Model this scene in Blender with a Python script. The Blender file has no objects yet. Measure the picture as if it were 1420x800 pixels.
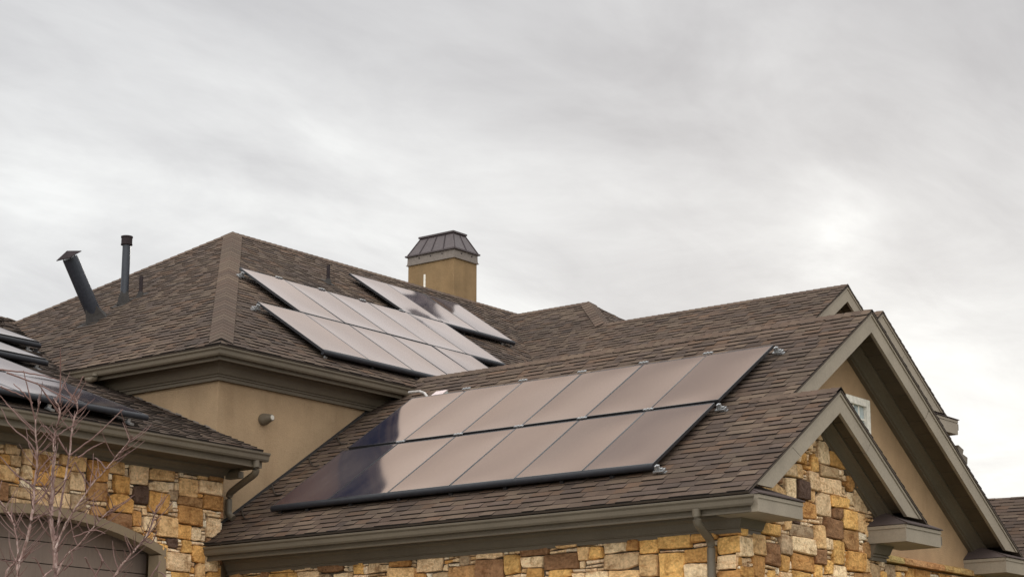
import bpy, math, random
from mathutils import Vector, Matrix

scene = bpy.context.scene
COL = scene.collection
Z0 = 1.6                      # eye height: house heights below are measured from the camera's level
T = 2.0 / 3.0                 # 8:12 roof pitch
R = math.radians

# ------------------------------------------------------------------ camera frame
YAW, PITCH, FPX = 0.660087, 0.235880, 2837.98
FW = Vector((-math.sin(YAW) * math.cos(PITCH), math.cos(YAW) * math.cos(PITCH), math.sin(PITCH)))
RT = Vector((math.cos(YAW), math.sin(YAW), 0))
UP = RT.cross(FW)


def ray(px, py):
    return RT * ((px - 710) / FPX) + UP * ((400 - py) / FPX) + FW


# ------------------------------------------------------------------ materials
def new_mat(name):
    m = bpy.data.materials.new(name)
    m.use_nodes = True
    nt = m.node_tree
    return m, nt, nt.nodes['Principled BSDF']


def link(nt, a, b):
    nt.links.new(a, b)


def tex_coord(nt, scale=(1, 1, 1)):
    tc = nt.nodes.new('ShaderNodeTexCoord')
    mp = nt.nodes.new('ShaderNodeMapping')
    mp.inputs['Scale'].default_value = scale
    link(nt, tc.outputs['Object'], mp.inputs['Vector'])
    return mp.outputs['Vector']


def noise(nt, vec, scale, detail=4, rough=.55):
    n = nt.nodes.new('ShaderNodeTexNoise')
    n.inputs['Scale'].default_value = scale
    n.inputs['Detail'].default_value = detail
    n.inputs['Roughness'].default_value = rough
    link(nt, vec, n.inputs['Vector'])
    return n.outputs['Fac']


def ramp(nt, fac, stops):
    r = nt.nodes.new('ShaderNodeValToRGB')
    el = r.color_ramp.elements
    while len(el) < len(stops):
        el.new(0.5)
    for e, (p, c) in zip(el, stops):
        e.position = p
        e.color = (*c, 1) if len(c) == 3 else c
    link(nt, fac, r.inputs['Fac'])
    return r.outputs['Color']


def mixc(nt, a, b, fac, mode='MIX'):
    m = nt.nodes.new('ShaderNodeMix')
    m.data_type = 'RGBA'
    m.blend_type = mode
    for v, s in ((a, 6), (b, 7)):
        if isinstance(v, tuple):
            m.inputs[s].default_value = (*v, 1)
        else:
            link(nt, v, m.inputs[s])
    if isinstance(fac, (int, float)):
        m.inputs[0].default_value = fac
    else:
        link(nt, fac, m.inputs[0])
    return m.outputs[2]


def bump(nt, bsdf, h, strength, dist):
    b = nt.nodes.new('ShaderNodeBump')
    b.inputs['Strength'].default_value = strength
    b.inputs['Distance'].default_value = dist
    link(nt, h, b.inputs['Height'])
    link(nt, b.outputs['Normal'], bsdf.inputs['Normal'])


def grey(v):
    return (v, v, v)


def mottled(name, col, var=.18, scale=3.0, rough=.7, fine=60, bstr=.15, bdist=.004, stretch=(1, 1, 1), spec=.3, streak=0.0):
    """A painted or plastered surface: slight blotches, fine grain."""
    m, nt, b = new_mat(name)
    v = tex_coord(nt, stretch)
    n1 = noise(nt, v, scale, 5)
    lo = tuple(c * (1 - var) for c in col)
    hi = tuple(min(1, c * (1 + var)) for c in col)
    c = ramp(nt, n1, [(.3, lo), (.7, hi)])
    if streak:
        n3 = noise(nt, tex_coord(nt, (1, 1, .12)), 2.6, 6, .65)
        c = mixc(nt, c, ramp(nt, n3, [(.34, (.74, .70, .66)), (.52, grey(1.0)), (.75, grey(1.08))]), streak, 'MULTIPLY')
        n4 = noise(nt, v, 9, 6, .7)
        c = mixc(nt, c, ramp(nt, n4, [(.32, grey(.84)), (.6, grey(1.04))]), streak, 'MULTIPLY')
    n2 = noise(nt, v, fine, 3)
    c = mixc(nt, c, ramp(nt, n2, [(.3, grey(.86)), (.7, grey(1.0))]), 1.0, 'MULTIPLY')
    link(nt, c, b.inputs['Base Color'])
    b.inputs['Roughness'].default_value = rough
    b.inputs['Specular IOR Level'].default_value = spec
    bump(nt, b, n2, bstr, bdist)
    return m


def shingle_material():
    m, nt, b = new_mat('asphalt_shingle')
    at = nt.nodes.new('ShaderNodeAttribute')
    at.attribute_name = 'tint'
    v = tex_coord(nt)
    g = noise(nt, v, 160, 2, .7)
    w = noise(nt, v, .45, 4)
    s = noise(nt, tex_coord(nt, (1, 1, .3)), 2.2, 5, .6)
    c = mixc(nt, at.outputs['Color'], ramp(nt, g, [(.25, grey(.62)), (.75, grey(1.32))]), 1.0, 'MULTIPLY')
    c = mixc(nt, c, ramp(nt, w, [(.3, (.78, .79, .81)), (.7, (1.16, 1.12, 1.08))]), 1.0, 'MULTIPLY')
    c = mixc(nt, c, ramp(nt, s, [(.3, grey(.88)), (.7, grey(1.08))]), 1.0, 'MULTIPLY')
    link(nt, c, b.inputs['Base Color'])
    b.inputs['Roughness'].default_value = .92
    b.inputs['Specular IOR Level'].default_value = .2
    bump(nt, b, g, .35, .003)
    return m


def stone_material():
    m, nt, b = new_mat('ashlar_stone')
    at = nt.nodes.new('ShaderNodeAttribute')
    at.attribute_name = 'tint'
    v = tex_coord(nt)
    n1 = noise(nt, v, 7, 6, .65)
    n2 = noise(nt, v, 28, 5, .6)
    n3 = noise(nt, tex_coord(nt, (1, 1, 3.0)), 5, 6, .7)
    c = mixc(nt, at.outputs['Color'], ramp(nt, n1, [(.3, (.60, .51, .42)), (.48, (1, .98, .95)), (.72, (1.3, 1.27, 1.24))]), 1.0, 'MULTIPLY')
    c = mixc(nt, c, ramp(nt, n3, [(.36, (.62, .5, .4)), (.5, grey(1.0))]), .75, 'MULTIPLY')
    c = mixc(nt, c, ramp(nt, n2, [(.3, grey(.78)), (.7, grey(1.12))]), 1.0, 'MULTIPLY')
    link(nt, c, b.inputs['Base Color'])
    b.inputs['Roughness'].default_value = .85
    b.inputs['Specular IOR Level'].default_value = .25
    ad = nt.nodes.new('ShaderNodeMath')
    ad.operation = 'MULTIPLY_ADD'
    ad.inputs[1].default_value = 2.0
    link(nt, n1, ad.inputs[0])
    link(nt, n2, ad.inputs[2])
    bump(nt, b, ad.outputs[0], .8, .02)
    return m


def glass_material():
    m, nt, b = new_mat('solar_glass')
    tc = nt.nodes.new('ShaderNodeTexCoord')
    wv = nt.nodes.new('ShaderNodeTexWave')
    wv.wave_type = 'BANDS'
    wv.bands_direction = 'Y'
    wv.inputs['Scale'].default_value = 11
    link(nt, tc.outputs['Object'], wv.inputs['Vector'])
    c = ramp(nt, wv.outputs['Fac'], [(.0, (.006, .010, .028)), (.8, (.008, .012, .032)), (.97, (.04, .038, .042))])
    link(nt, c, b.inputs['Base Color'])
    n = noise(nt, tc.outputs['Object'], 1.6, 3)
    rr = nt.nodes.new('ShaderNodeMapRange')
    rr.inputs['To Min'].default_value = .06
    rr.inputs['To Max'].default_value = .095
    link(nt, n, rr.inputs['Value'])
    link(nt, rr.outputs['Result'], b.inputs['Roughness'])
    b.inputs['Specular IOR Level'].default_value = 0.0
    b.inputs['Roughness'].default_value = .6
    gl = nt.nodes.new('ShaderNodeBsdfGlossy')
    oi = nt.nodes.new('ShaderNodeObjectInfo')
    off = nt.nodes.new('ShaderNodeVectorMath')
    off.operation = 'MULTIPLY_ADD'
    off.inputs[1].default_value = (1, .35, 1)
    link(nt, tc.outputs['Object'], off.inputs[0])
    link(nt, oi.outputs['Location'], off.inputs[2])
    du = noise(nt, off.outputs[0], 1.3, 6, .6)
    dust = ramp(nt, du, [(.35, grey(0)), (.75, grey(1))])
    gl.inputs['Color'].default_value = (1.0, .835, .74, 1)
    link(nt, rr.outputs['Result'], gl.inputs['Roughness'])
    fr = nt.nodes.new('ShaderNodeFresnel')
    fr.inputs['IOR'].default_value = 1.72
    gc_ = ramp(nt, fr.outputs['Fac'], [(.24, (1.0, .73, .55)), (.46, (1.0, .90, .86)), (.8, (1.0, .97, .96))])
    link(nt, gc_, gl.inputs['Color'])
    mx = nt.nodes.new('ShaderNodeMixShader')
    link(nt, fr.outputs['Fac'], mx.inputs[0])
    link(nt, b.outputs['BSDF'], mx.inputs[1])
    link(nt, gl.outputs['BSDF'], mx.inputs[2])
    df = nt.nodes.new('ShaderNodeBsdfDiffuse')
    df.inputs['Color'].default_value = (.30, .24, .20, 1)
    md = nt.nodes.new('ShaderNodeMath')
    md.operation = 'MULTIPLY'
    md.inputs[1].default_value = .16
    link(nt, dust, md.inputs[0])
    m2 = nt.nodes.new('ShaderNodeMixShader')
    link(nt, md.outputs[0], m2.inputs[0])
    link(nt, mx.outputs[0], m2.inputs[1])
    link(nt, df.outputs[0], m2.inputs[2])
    mx = m2
    link(nt, mx.outputs[0], nt.nodes['Material Output'].inputs['Surface'])
    return m


def simple(name, col, rough=.5, metal=0.0, spec=.4):
    m, nt, b = new_mat(name)
    v = tex_coord(nt)
    n = noise(nt, v, 18, 4)
    c = ramp(nt, n, [(.3, tuple(x * .82 for x in col)), (.7, tuple(min(1, x * 1.15) for x in col))])
    link(nt, c, b.inputs['Base Color'])
    b.inputs['Roughness'].default_value = rough
    b.inputs['Metallic'].default_value = metal
    b.inputs['Specular IOR Level'].default_value = spec
    return m


M = {
    'shingle': shingle_material(),
    'stone': stone_material(),
    'glass': glass_material(),
    'mortar': mottled('mortar', (.10, .075, .05), .3, 8),
    'stucco': mottled('tan_stucco', (.375, .258, .152), .10, 1.3, .88, 60, .7, .010, streak=.4),
    'stucco_gable': mottled('warm_stucco', (.42, .275, .155), .12, 1.6, .88, 60, .7, .010, streak=.4),
    'stucco_chimney': mottled('chimney_stucco', (.275, .178, .088), .16, 2.0, .88, 60, .7, .010, streak=.4),
    'trim': mottled('olive_trim_paint', (.142, .114, .080), .10, 2.2, .55, 45, .08, .002, (1, 1, 1), .4),
    'board': mottled('taupe_board_paint', (.315, .262, .198), .10, 2.5, .6, 40, .12, .002, (1, 1, 1), .35),
    'soffit': mottled('soffit_boards', (.105, .082, .055), .14, 3, .7, 40, .1, .002),
    'arch': mottled('arch_trim_paint', (.25, .185, .118), .10, 2.5, .65, 60, .1, .002),
    'door': mottled('garage_door_paint', (.20, .148, .118), .08, 1.5, .55, 30, .08, .002, (1, 1, .15), .4),
    'black': simple('black_anodised_frame', (.030, .029, .031), .34),
    'skirt': simple('black_skirt_plastic', (.020, .020, .024), .55, 0, .25),
    'metal': simple('mill_aluminium', (.42, .42, .42), .45, .8),
    'seam': simple('brown_seam_metal', (.085, .066, .066), .42, .35),
    'seam_dark': simple('dark_seam_rib', (.03, .018, .02), .5, .2),
    'band': simple('taupe_metal_band', (.20, .165, .14), .5, .2),
    'pipe': simple('dark_vent_pipe', (.030, .033, .042), .36),
    'pipe_brown': simple('brown_vent_pipe', (.038, .029, .030), .85, 0, .1),
    'flash': simple('dark_flashing', (.045, .04, .037), .8, 0, .15),
    'white': simple('white_frame_paint', (.84, .78, .68), .45),
    'pane': simple('window_pane', (.42, .47, .47), .06, 0, .8),
    'lens': simple('pale_lens', (.5, .45, .38), .35),
    'box': simple('grey_junction_box', (.38, .40, .36), .5),
    'box_lid': simple('pinkish_box_lid', (.55, .43, .41), .4),
    'conduit': simple('pale_conduit', (.45, .41, .38), .4),
    'cable': simple('dark_cable', (.03, .025, .022), .5),
    'interior': simple('dark_gap', (.02, .017, .015), .9),
}


def bark_material():
    m, nt, b = new_mat('bare_bark')
    v = tex_coord(nt, (1, 1, .35))
    n = noise(nt, v, 26, 5, .7)
    c = ramp(nt, n, [(.3, (.11, .060, .052)), (.50, (.31, .19, .165)), (.68, (.62, .48, .43))])
    link(nt, c, b.inputs['Base Color'])
    b.inputs['Roughness'].default_value = .75
    bump(nt, b, n, .4, .004)
    return m


M['bark'] = bark_material()
M['twig'] = simple('twig_bark', (.17, .092, .078), .6)


def ground_material():
    m, nt, b = new_mat('lawn_ground')
    v = tex_coord(nt)
    n = noise(nt, v, .6, 8, .7)
    c = ramp(nt, n, [(.3, (.05, .055, .025)), (.6, (.09, .085, .04)), (.8, (.13, .11, .06))])
    link(nt, c, b.inputs['Base Color'])
    b.inputs['Roughness'].default_value = .95
    return m


M['ground'] = ground_material()
M['concrete'] = mottled('driveway_concrete', (.36, .35, .33), .15, 1.2, .9, 50)


# ------------------------------------------------------------------ mesh helpers
class MB:
    """Collects vertices and faces, world coordinates with z measured from eye level."""

    def __init__(self):
        self.v, self.f, self.c, self.mi = [], [], [], []

    def face(self, pts, col=(.1, .1, .1), mi=0):
        n = len(self.v)
        self.v.extend([tuple(p) for p in pts])
        self.f.append(tuple(range(n, n + len(pts))))
        self.c.append(col)
        self.mi.append(mi)

    def poly(self, verts, faces, col=(.1, .1, .1), mi=0):
        n = len(self.v)
        self.v.extend([tuple(p) for p in verts])
        for f in faces:
            self.f.append(tuple(i + n for i in f))
            self.c.append(col)
            self.mi.append(mi)

    def box(self, x0, x1, y0, y1, z0, z1, col=(.1, .1, .1), mi=0):
        v = [(x, y, z) for z in (z0, z1) for y in (y0, y1) for x in (x0, x1)]
        self.poly(v, [(0, 2, 3, 1), (4, 5, 7, 6), (0, 1, 5, 4), (2, 6, 7, 3), (0, 4, 6, 2), (1, 3, 7, 5)], col, mi)

    def obox(self, c, ax, ay, az, hx, hy, hz, mi=0):
        c = Vector(c)
        v = [c + ax * (hx * a) + ay * (hy * b) + az * (hz * d) for d in (-1, 1) for b in (-1, 1) for a in (-1, 1)]
        self.poly(v, [(0, 2, 3, 1), (4, 5, 7, 6), (0, 1, 5, 4), (2, 6, 7, 3), (0, 4, 6, 2), (1, 3, 7, 5)], (.1, .1, .1), mi)

    def prism(self, prof, e1, e2, A, B, pa=None, pb=None, col=(.1, .1, .1), mi=0):
        """Profile [(a,b)] swept from A to B; pa / pb = (point, normal) planes the ends are cut to."""
        A, B, e1, e2 = Vector(A), Vector(B), Vector(e1), Vector(e2)
        d = (B - A).normalized()
        ra, rb = [], []
        for a, b in prof:
            o = e1 * a + e2 * b
            P, Q = A + o, B + o
            if pa:
                P = P + d * ((Vector(pa[0]) - P).dot(Vector(pa[1])) / d.dot(Vector(pa[1])))
            if pb:
                Q = Q + d * ((Vector(pb[0]) - Q).dot(Vector(pb[1])) / d.dot(Vector(pb[1])))
            ra.append(P)
            rb.append(Q)
        n = len(prof)
        fs = [(i, (i + 1) % n, n + (i + 1) % n, n + i) for i in range(n)]
        fs += [tuple(range(n)), tuple(range(2 * n - 1, n - 1, -1))]
        self.poly(ra + rb, fs, col, mi)

    def extrude_poly(self, pts, off, col=(.1, .1, .1), mi=0):
        off = Vector(off)
        a = [Vector(p) for p in pts]
        b = [p + off for p in a]
        n = len(a)
        fs = [(i, (i + 1) % n, n + (i + 1) % n, n + i) for i in range(n)]
        fs += [tuple(range(n)), tuple(range(2 * n - 1, n - 1, -1))]
        self.poly(a + b, fs, col, mi)

    def tube(self, pts, rad, sides=8, cap=True, mi=0):
        pts = [Vector(p) for p in pts]
        rings = []
        ref = Vector((0, 0, 1))
        for i, p in enumerate(pts):
            d = (pts[min(i + 1, len(pts) - 1)] - pts[max(i - 1, 0)]).normalized()
            a = d.cross(ref)
            if a.length < .2:
                a = d.cross(Vector((1, 0, 0)))
            a.normalize()
            b = d.cross(a)
            r = rad[i] if isinstance(rad, (list, tuple)) else rad
            rings.append([p + a * (r * math.cos(2 * math.pi * k / sides)) + b * (r * math.sin(2 * math.pi * k / sides)) for k in range(sides)])
        v = [q for rg in rings for q in rg]
        fs = []
        for i in range(len(rings) - 1):
            for k in range(sides):
                k2 = (k + 1) % sides
                fs.append((i * sides + k, i * sides + k2, (i + 1) * sides + k2, (i + 1) * sides + k))
        if cap:
            fs += [tuple(range(sides)), tuple(range(len(v) - 1, len(v) - sides - 1, -1))]
        self.poly(v, fs, (.1, .1, .1), mi)

    def build(self, name, mats, parent=None, smooth=False, label=None, base=None):
        """Links one mesh object; its origin sits at the parent thing's base (or at `base`)."""
        if not isinstance(mats, (list, tuple)):
            mats = [mats]
        off = Vector((0, 0, -Z0))
        root = parent
        while root is not None and root.parent is not None:
            root = root.parent
        if root is not None:
            off = root.location - Vector((0, 0, Z0))
        elif base is not None:
            off = Vector(base)
        me = bpy.data.meshes.new(name)
        me.from_pydata([tuple(Vector(p) - off) for p in self.v], [], self.f)
        for m in mats:
            me.materials.append(m)
        if any(self.mi):
            me.polygons.foreach_set('material_index', self.mi)
        at = me.color_attributes.new('tint', 'FLOAT_COLOR', 'CORNER')
        buf = []
        for f, c in zip(self.f, self.c):
            buf.extend((c[0], c[1], c[2], 1.0) * len(f))
        at.data.foreach_set('color', buf)
        if smooth:
            me.polygons.foreach_set('use_smooth', [True] * len(self.f))
        me.update()
        import bmesh
        bm = bmesh.new()
        bm.from_mesh(me)
        bmesh.ops.recalc_face_normals(bm, faces=bm.faces)
        bm.to_mesh(me)
        bm.free()
        if smooth:
            me.set_sharp_from_angle(angle=R(42))
        o = bpy.data.objects.new(name, me)
        COL.objects.link(o)
        if parent is not None:
            o.parent = parent
        elif base is not None:
            o.location = Vector(base) + Vector((0, 0, Z0))
        if label:
            o['label'] = label
        return o


def thing(name, label, cat, loc, group=None):
    o = bpy.data.objects.new(name, None)
    o.empty_display_size = .2
    COL.objects.link(o)
    o.location = Vector(loc) + Vector((0, 0, Z0))
    o['label'] = label
    o['category'] = cat
    if group:
        o['group'] = group
    return o


def clip_poly(poly, clip):
    """Sutherland-Hodgman; clip is convex and counter-clockwise, 2-D."""
    out = poly
    for i in range(len(clip)):
        ax, ay = clip[i]
        bx, by = clip[(i + 1) % len(clip)]
        src, out = out, []
        if not src:
            break
        side = [(bx - ax) * (p[1] - ay) - (by - ay) * (p[0] - ax) for p in src]
        for j in range(len(src)):
            k = (j + 1) % len(src)
            if side[j] >= 0:
                out.append(src[j])
            if (side[j] >= 0) != (side[k] >= 0):
                t = side[j] / (side[j] - side[k])
                out.append((src[j][0] + t * (src[k][0] - src[j][0]), src[j][1] + t * (src[k][1] - src[j][1])))
    return out


def ccw(p):
    a = sum(p[i][0] * p[(i + 1) % len(p)][1] - p[(i + 1) % len(p)][0] * p[i][1] for i in range(len(p)))
    return p if a > 0 else p[::-1]


SH = [(.100, .066, .048), (.106, .073, .053), (.090, .061, .045), (.114, .080, .057), (.076, .053, .041), (.114, .071, .047), (.096, .067, .052), (.126, .089, .063), (.093, .064, .046)]


def roof(parent, O, U, V, polys, seed, expo=.137, name='roof', hi=.0155, lo=.006, light=1.0):
    """Laminated shingle courses laid on one slope: every tab is a wedge with its butt edge, over a solid deck."""
    rnd = random.Random(seed)
    O, U, V = Vector(O), Vector(U).normalized(), Vector(V).normalized()
    N = U.cross(V)
    if N.z < 0:
        N = -N
    P2 = [ccw([((Vector(p) - O).dot(U), (Vector(p) - O).dot(V)) for p in poly]) for poly in polys]
    u0 = min(p[0] for q in P2 for p in q)
    u1 = max(p[0] for q in P2 for p in q)
    v0 = min(p[1] for q in P2 for p in q)
    v1 = max(p[1] for q in P2 for p in q)
    mb = MB()
    for q in P2:
        pts = [O + U * a + V * b - N * .006 for a, b in q]
        mb.extrude_poly(pts, -N * .022, (.09, .07, .055))
    nc = int((v1 - v0) / expo) + 1
    for i in range(nc):
        vb = v0 + i * expo
        u = u0 - rnd.uniform(0, .3)
        raised = rnd.random() < .5
        dv = rnd.uniform(-.004, .004)
        while u < u1:
            w = rnd.uniform(.17, .36) if raised else rnd.uniform(.12, .27)
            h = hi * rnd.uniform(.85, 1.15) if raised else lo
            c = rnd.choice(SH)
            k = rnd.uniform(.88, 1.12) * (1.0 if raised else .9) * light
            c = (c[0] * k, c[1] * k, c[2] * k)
            rect = [(u, vb + dv), (u + w, vb + dv), (u + w, vb + expo + .004), (u, vb + expo + .004)]
            for q in P2:
                r = clip_poly(rect, q)
                if len(r) < 3:
                    continue
                top = []
                for a, b in r:
                    hh = .001 + h * (1 - (b - vb) / (expo + .012))
                    top.append(O + U * a + V * b + N * hh)
                bot = [O + U * a + V * b - N * .008 for a, b in r]
                n = len(r)
                mb.face(top, c)
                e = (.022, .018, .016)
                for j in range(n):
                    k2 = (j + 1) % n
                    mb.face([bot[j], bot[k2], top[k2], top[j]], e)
            u += w
            raised = not raised if rnd.random() < .86 else raised
    return mb.build(name, M['shingle'], parent)


def cap_row(parent, A, B, in1, in2, seed, w=.15, name='ridge_cap', expo=.14, h0=.02, butt=.012, tone=1.0):
    """Folded cap shingles along a hip or ridge, laid upward from A to B; in1 / in2 are directions into the two slopes."""
    rnd = random.Random(seed)
    A, B = Vector(A), Vector(B)
    d = (B - A).normalized()
    ls = []
    for s in (in1, in2):
        s = Vector(s)
        s = (s - d * s.dot(d)).normalized()
        ls.append(s)
    upv = -(ls[0] + ls[1])
    upv = (upv - d * upv.dot(d))
    upv = upv.normalized() if upv.length > .05 else Vector((0, 0, 1))
    if upv.z < 0:
        upv = -upv
    ns = []
    for s in ls:
        n = d.cross(s).normalized()
        ns.append(n if n.dot(upv) > 0 else -n)
    mb = MB()
    L = (B - A).length
    t = 0.0
    while t < L:
        e = min(expo + .02, L - t)
        c = rnd.choice(SH[:4])
        k = rnd.uniform(.95, 1.12) * tone
        c = (c[0] * k, c[1] * k, c[2] * k)
        ha, hb = h0 + butt, h0 + .002
        P, Q = A + d * t, A + d * (t + e)
        ca, cb = P + upv * (ha + .008), Q + upv * (hb + .008)
        for s, n in zip(ls, ns):
            a, b = P + s * w + n * ha, Q + s * w + n * hb
            mb.face([a, ca, cb, b], c)
            a2, b2, c2 = P + s * w - n * .01, Q + s * w - n * .01, P - upv * .01
            mb.face([a, b, b2, a2], (.03, .025, .022))
            mb.face([a, a2, c2, ca], (.03, .025, .022))
        t += expo
    return mb.build(name, M['shingle'], parent)


STONES = [((.76, .49, .24), 5), ((.78, .46, .16), 4.5), ((.66, .36, .12), 4), ((.88, .66, .41), 6), ((.46, .255, .11), 4),
          ((.30, .16, .08), 2.6), ((.115, .070, .052), 1.1), ((.58, .40, .23), 2.5), ((.84, .60, .36), 5), ((.52, .27, .095), 3), ((.46, .33, .21), 1.5)]
PALE = [(.92, .78, .58), (.90, .70, .48), (.80, .58, .36), (.86, .63, .38)]


def stone_face(mb, O, U, V, N, u0, u1, v0, v1, clip, seed, opening=None, cw=.090, chh=.050):
    """Random ashlar: big and small rough blocks packed on a jittered lattice, each with its own depth."""
    rnd = random.Random(seed)
    O, U, V, N = Vector(O), Vector(U), Vector(V), Vector(N)
    nx, ny = int((u1 - u0) / cw) + 1, int((v1 - v0) / chh) + 1
    occ = [[False] * nx for _ in range(ny)]
    jit = {}

    def pt(i, j):
        if (i, j) not in jit:
            jit[(i, j)] = (u0 + i * cw + rnd.uniform(-.022, .022), v0 + j * chh + rnd.uniform(-.012, .012) + .008 * math.sin(i * .31 + j))
        return jit[(i, j)]

    sizes = [(5, 5), (4, 6), (5, 4), (4, 5), (6, 4), (3, 5), (6, 3), (4, 4), (5, 3), (3, 6), (4, 3), (3, 4), (3, 3), (5, 2), (4, 2), (2, 3), (2, 4), (3, 5)]
    small = [(2, 1), (1, 1), (3, 1), (1, 2), (2, 1), (2, 2), (1, 1), (3, 1), (2, 1)]
    cols, wts = [s[0] for s in STONES], [s[1] for s in STONES]
    clip = ccw(clip) if clip else None
    for j in range(ny):
        for i in range(nx):
            if occ[j][i]:
                continue
            tries = rnd.sample(sizes, 7) if rnd.random() < .62 else []
            tries = sorted(tries[:3], key=lambda s: -s[0] * s[1]) + tries[3:] + rnd.sample(small, 3) + [(1, 1)]
            for w, h in tries:
                if i + w > nx or j + h > ny:
                    continue
                if any(occ[b][a] for b in range(j, j + h) for a in range(i, i + w)):
                    continue
                break
            for b in range(j, j + h):
                for a in range(i, i + w):
                    occ[b][a] = True
            ring = [pt(a, j) for a in range(i, i + w)] + [pt(i + w, b) for b in range(j, j + h)]
            ring += [pt(a, j + h) for a in range(i + w, i, -1)] + [pt(i, b) for b in range(j + h, j, -1)]
            corners = {0, w, w + h, 2 * w + h}
            n = len(ring)
            r2 = []
            cl_ = [k for k in range(n) if k in corners]
            cut = rnd.uniform(.006, .02) if w * h > 2 else .005
            for q_, k in enumerate(cl_):
                p, a_, b_ = ring[k], ring[cl_[q_ - 1]], ring[cl_[(q_ + 1) % 4]]
                for o_, t in ((a_, rnd.uniform(.4, 1.6)), (b_, rnd.uniform(.4, 1.6))):
                    L = math.hypot(o_[0] - p[0], o_[1] - p[1])
                    f_ = min(.4, cut * t / L)
                    if rnd.random() < .2 and w * h > 7:
                        f_ = rnd.uniform(.2, .38)
                    r2.append((p[0] + (o_[0] - p[0]) * f_, p[1] + (o_[1] - p[1]) * f_))
                # points along the edge to the next corner, broken slightly
                L = math.hypot(b_[0] - p[0], b_[1] - p[1])
                for t in ([.35, .65] if L > .16 else []):
                    ox, oy = (b_[1] - p[1]) / L, -(b_[0] - p[0]) / L
                    w_ = rnd.uniform(-.005, .005)
                    r2.append((p[0] + (b_[0] - p[0]) * t + ox * w_, p[1] + (b_[1] - p[1]) * t + oy * w_))
            cx = sum(p[0] for p in r2) / len(r2)
            cy = sum(p[1] for p in r2) / len(r2)
            W, H = w * cw, h * chh
            g = .0055
            r2 = [(cx + (p[0] - cx) * (1 - 2 * g / W), cy + (p[1] - cy) * (1 - 2 * g / H)) for p in r2]
            if clip:
                r2 = clip_poly(r2, clip)
            if len(r2) < 3:
                continue
            if opening:
                ins = [opening(p) for p in r2]
                if all(q is not None for q in ins):
                    continue
                r2 = [q if q is not None else p for p, q in zip(r2, ins)]
            cx = sum(p[0] for p in r2) / len(r2)
            cy = sum(p[1] for p in r2) / len(r2)
            col = rnd.choices(cols, wts)[0] if w * h > 4 else (rnd.choice(PALE) if rnd.random() < .75 else rnd.choices(cols, wts)[0])
            k = rnd.uniform(.85, 1.15)
            col = tuple(c * k for c in col)
            dep = rnd.uniform(.035, .085) if w * h > 3 else rnd.uniform(.02, .055)
            sx, sy = rnd.uniform(-.035, .035), rnd.uniform(-.035, .035)
            m = len(r2)

            def P(p, d):
                return O + U * p[0] + V * p[1] + N * d

            ins_w = min(.010, .2 * min(W, H))
            r3 = [(cx + (p[0] - cx) * (1 - 2 * ins_w / W), cy + (p[1] - cy) * (1 - 2 * ins_w / H)) for p in r2]
            r4 = [(cx + (p[0] - cx) * .5, cy + (p[1] - cy) * .5) for p in r2]
            a = [P(p, -.01) for p in r2]
            b = [P(p, dep - .012 + rnd.uniform(-.004, .003)) for p in r2]
            c = [P(p, dep + sx * (p[0] - cx) + sy * (p[1] - cy) + rnd.uniform(-.003, .004)) for p in r3]
            d = [P(p, dep + .004 + sx * (p[0] - cx) + sy * (p[1] - cy) + rnd.uniform(-.005, .006)) for p in r4]
            e = [P((cx, cy), dep + .006)]
            fs = []
            for q in range(m):
                s = (q + 1) % m
                fs += [(q, s, m + s, m + q), (m + q, m + s, 2 * m + s, 2 * m + q), (2 * m + q, 2 * m + s, 3 * m + s, 3 * m + q), (3 * m + q, 3 * m + s, 4 * m)]
            mb.poly(a + b + c + d + e, fs, col)


# ------------------------------------------------------------------ the house
house = thing('house', 'large house with brown shingle roofs, tan stucco, golden stone walls and solar panels', 'house', (-20.0, 24.0, .2))
G = .2                                     # ground level at the house (eye-level heights)

# roofs ---------------------------------------------------------------
zl = lambda y: T * y - 9.97                # lower front slope
zu = lambda y: T * y - 12.53               # rear wing slope, set back
FR_Y, FR_Z = 24.18, 6.15
S1_Y, S1_Z = 21.96, 4.67
XA, XB = -11.94, -12.63                    # rake ends of the small and the big front gable
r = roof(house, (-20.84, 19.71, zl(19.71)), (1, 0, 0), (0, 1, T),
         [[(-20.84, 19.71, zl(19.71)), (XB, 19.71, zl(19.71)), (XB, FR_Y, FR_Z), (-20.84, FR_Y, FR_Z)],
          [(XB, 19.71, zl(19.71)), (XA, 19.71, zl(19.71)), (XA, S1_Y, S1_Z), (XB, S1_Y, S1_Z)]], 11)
cap_row(r, (-20.6, FR_Y, FR_Z), (XB, FR_Y, FR_Z), (0, -1, -T), (0, 1, -T), 12, .13, h0=.006)
cap_row(r, (-13.2, S1_Y, S1_Z), (XA, S1_Y, S1_Z), (0, -1, -T), (0, 1, -T), 13, .13, h0=.006)
zb = lambda y: FR_Z - T * (y - FR_Y)
roof(house, (XB, 28.66, zb(28.66)), (-1, 0, 0), (0, -1, T),
     [[(-20.84, 28.66, zb(28.66)), (XB, 28.66, zb(28.66)), (XB, FR_Y, FR_Z), (-20.84, FR_Y, FR_Z)]], 14)
zs = lambda y: S1_Z - T * (y - S1_Y)
roof(house, (XA, 24.22, zs(24.22)), (-1, 0, 0), (0, -1, T),
     [[(-13.2, 24.22, zs(24.22)), (XA, 24.22, zs(24.22)), (XA, S1_Y, S1_Z), (-13.2, S1_Y, S1_Z)]], 15)

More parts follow.
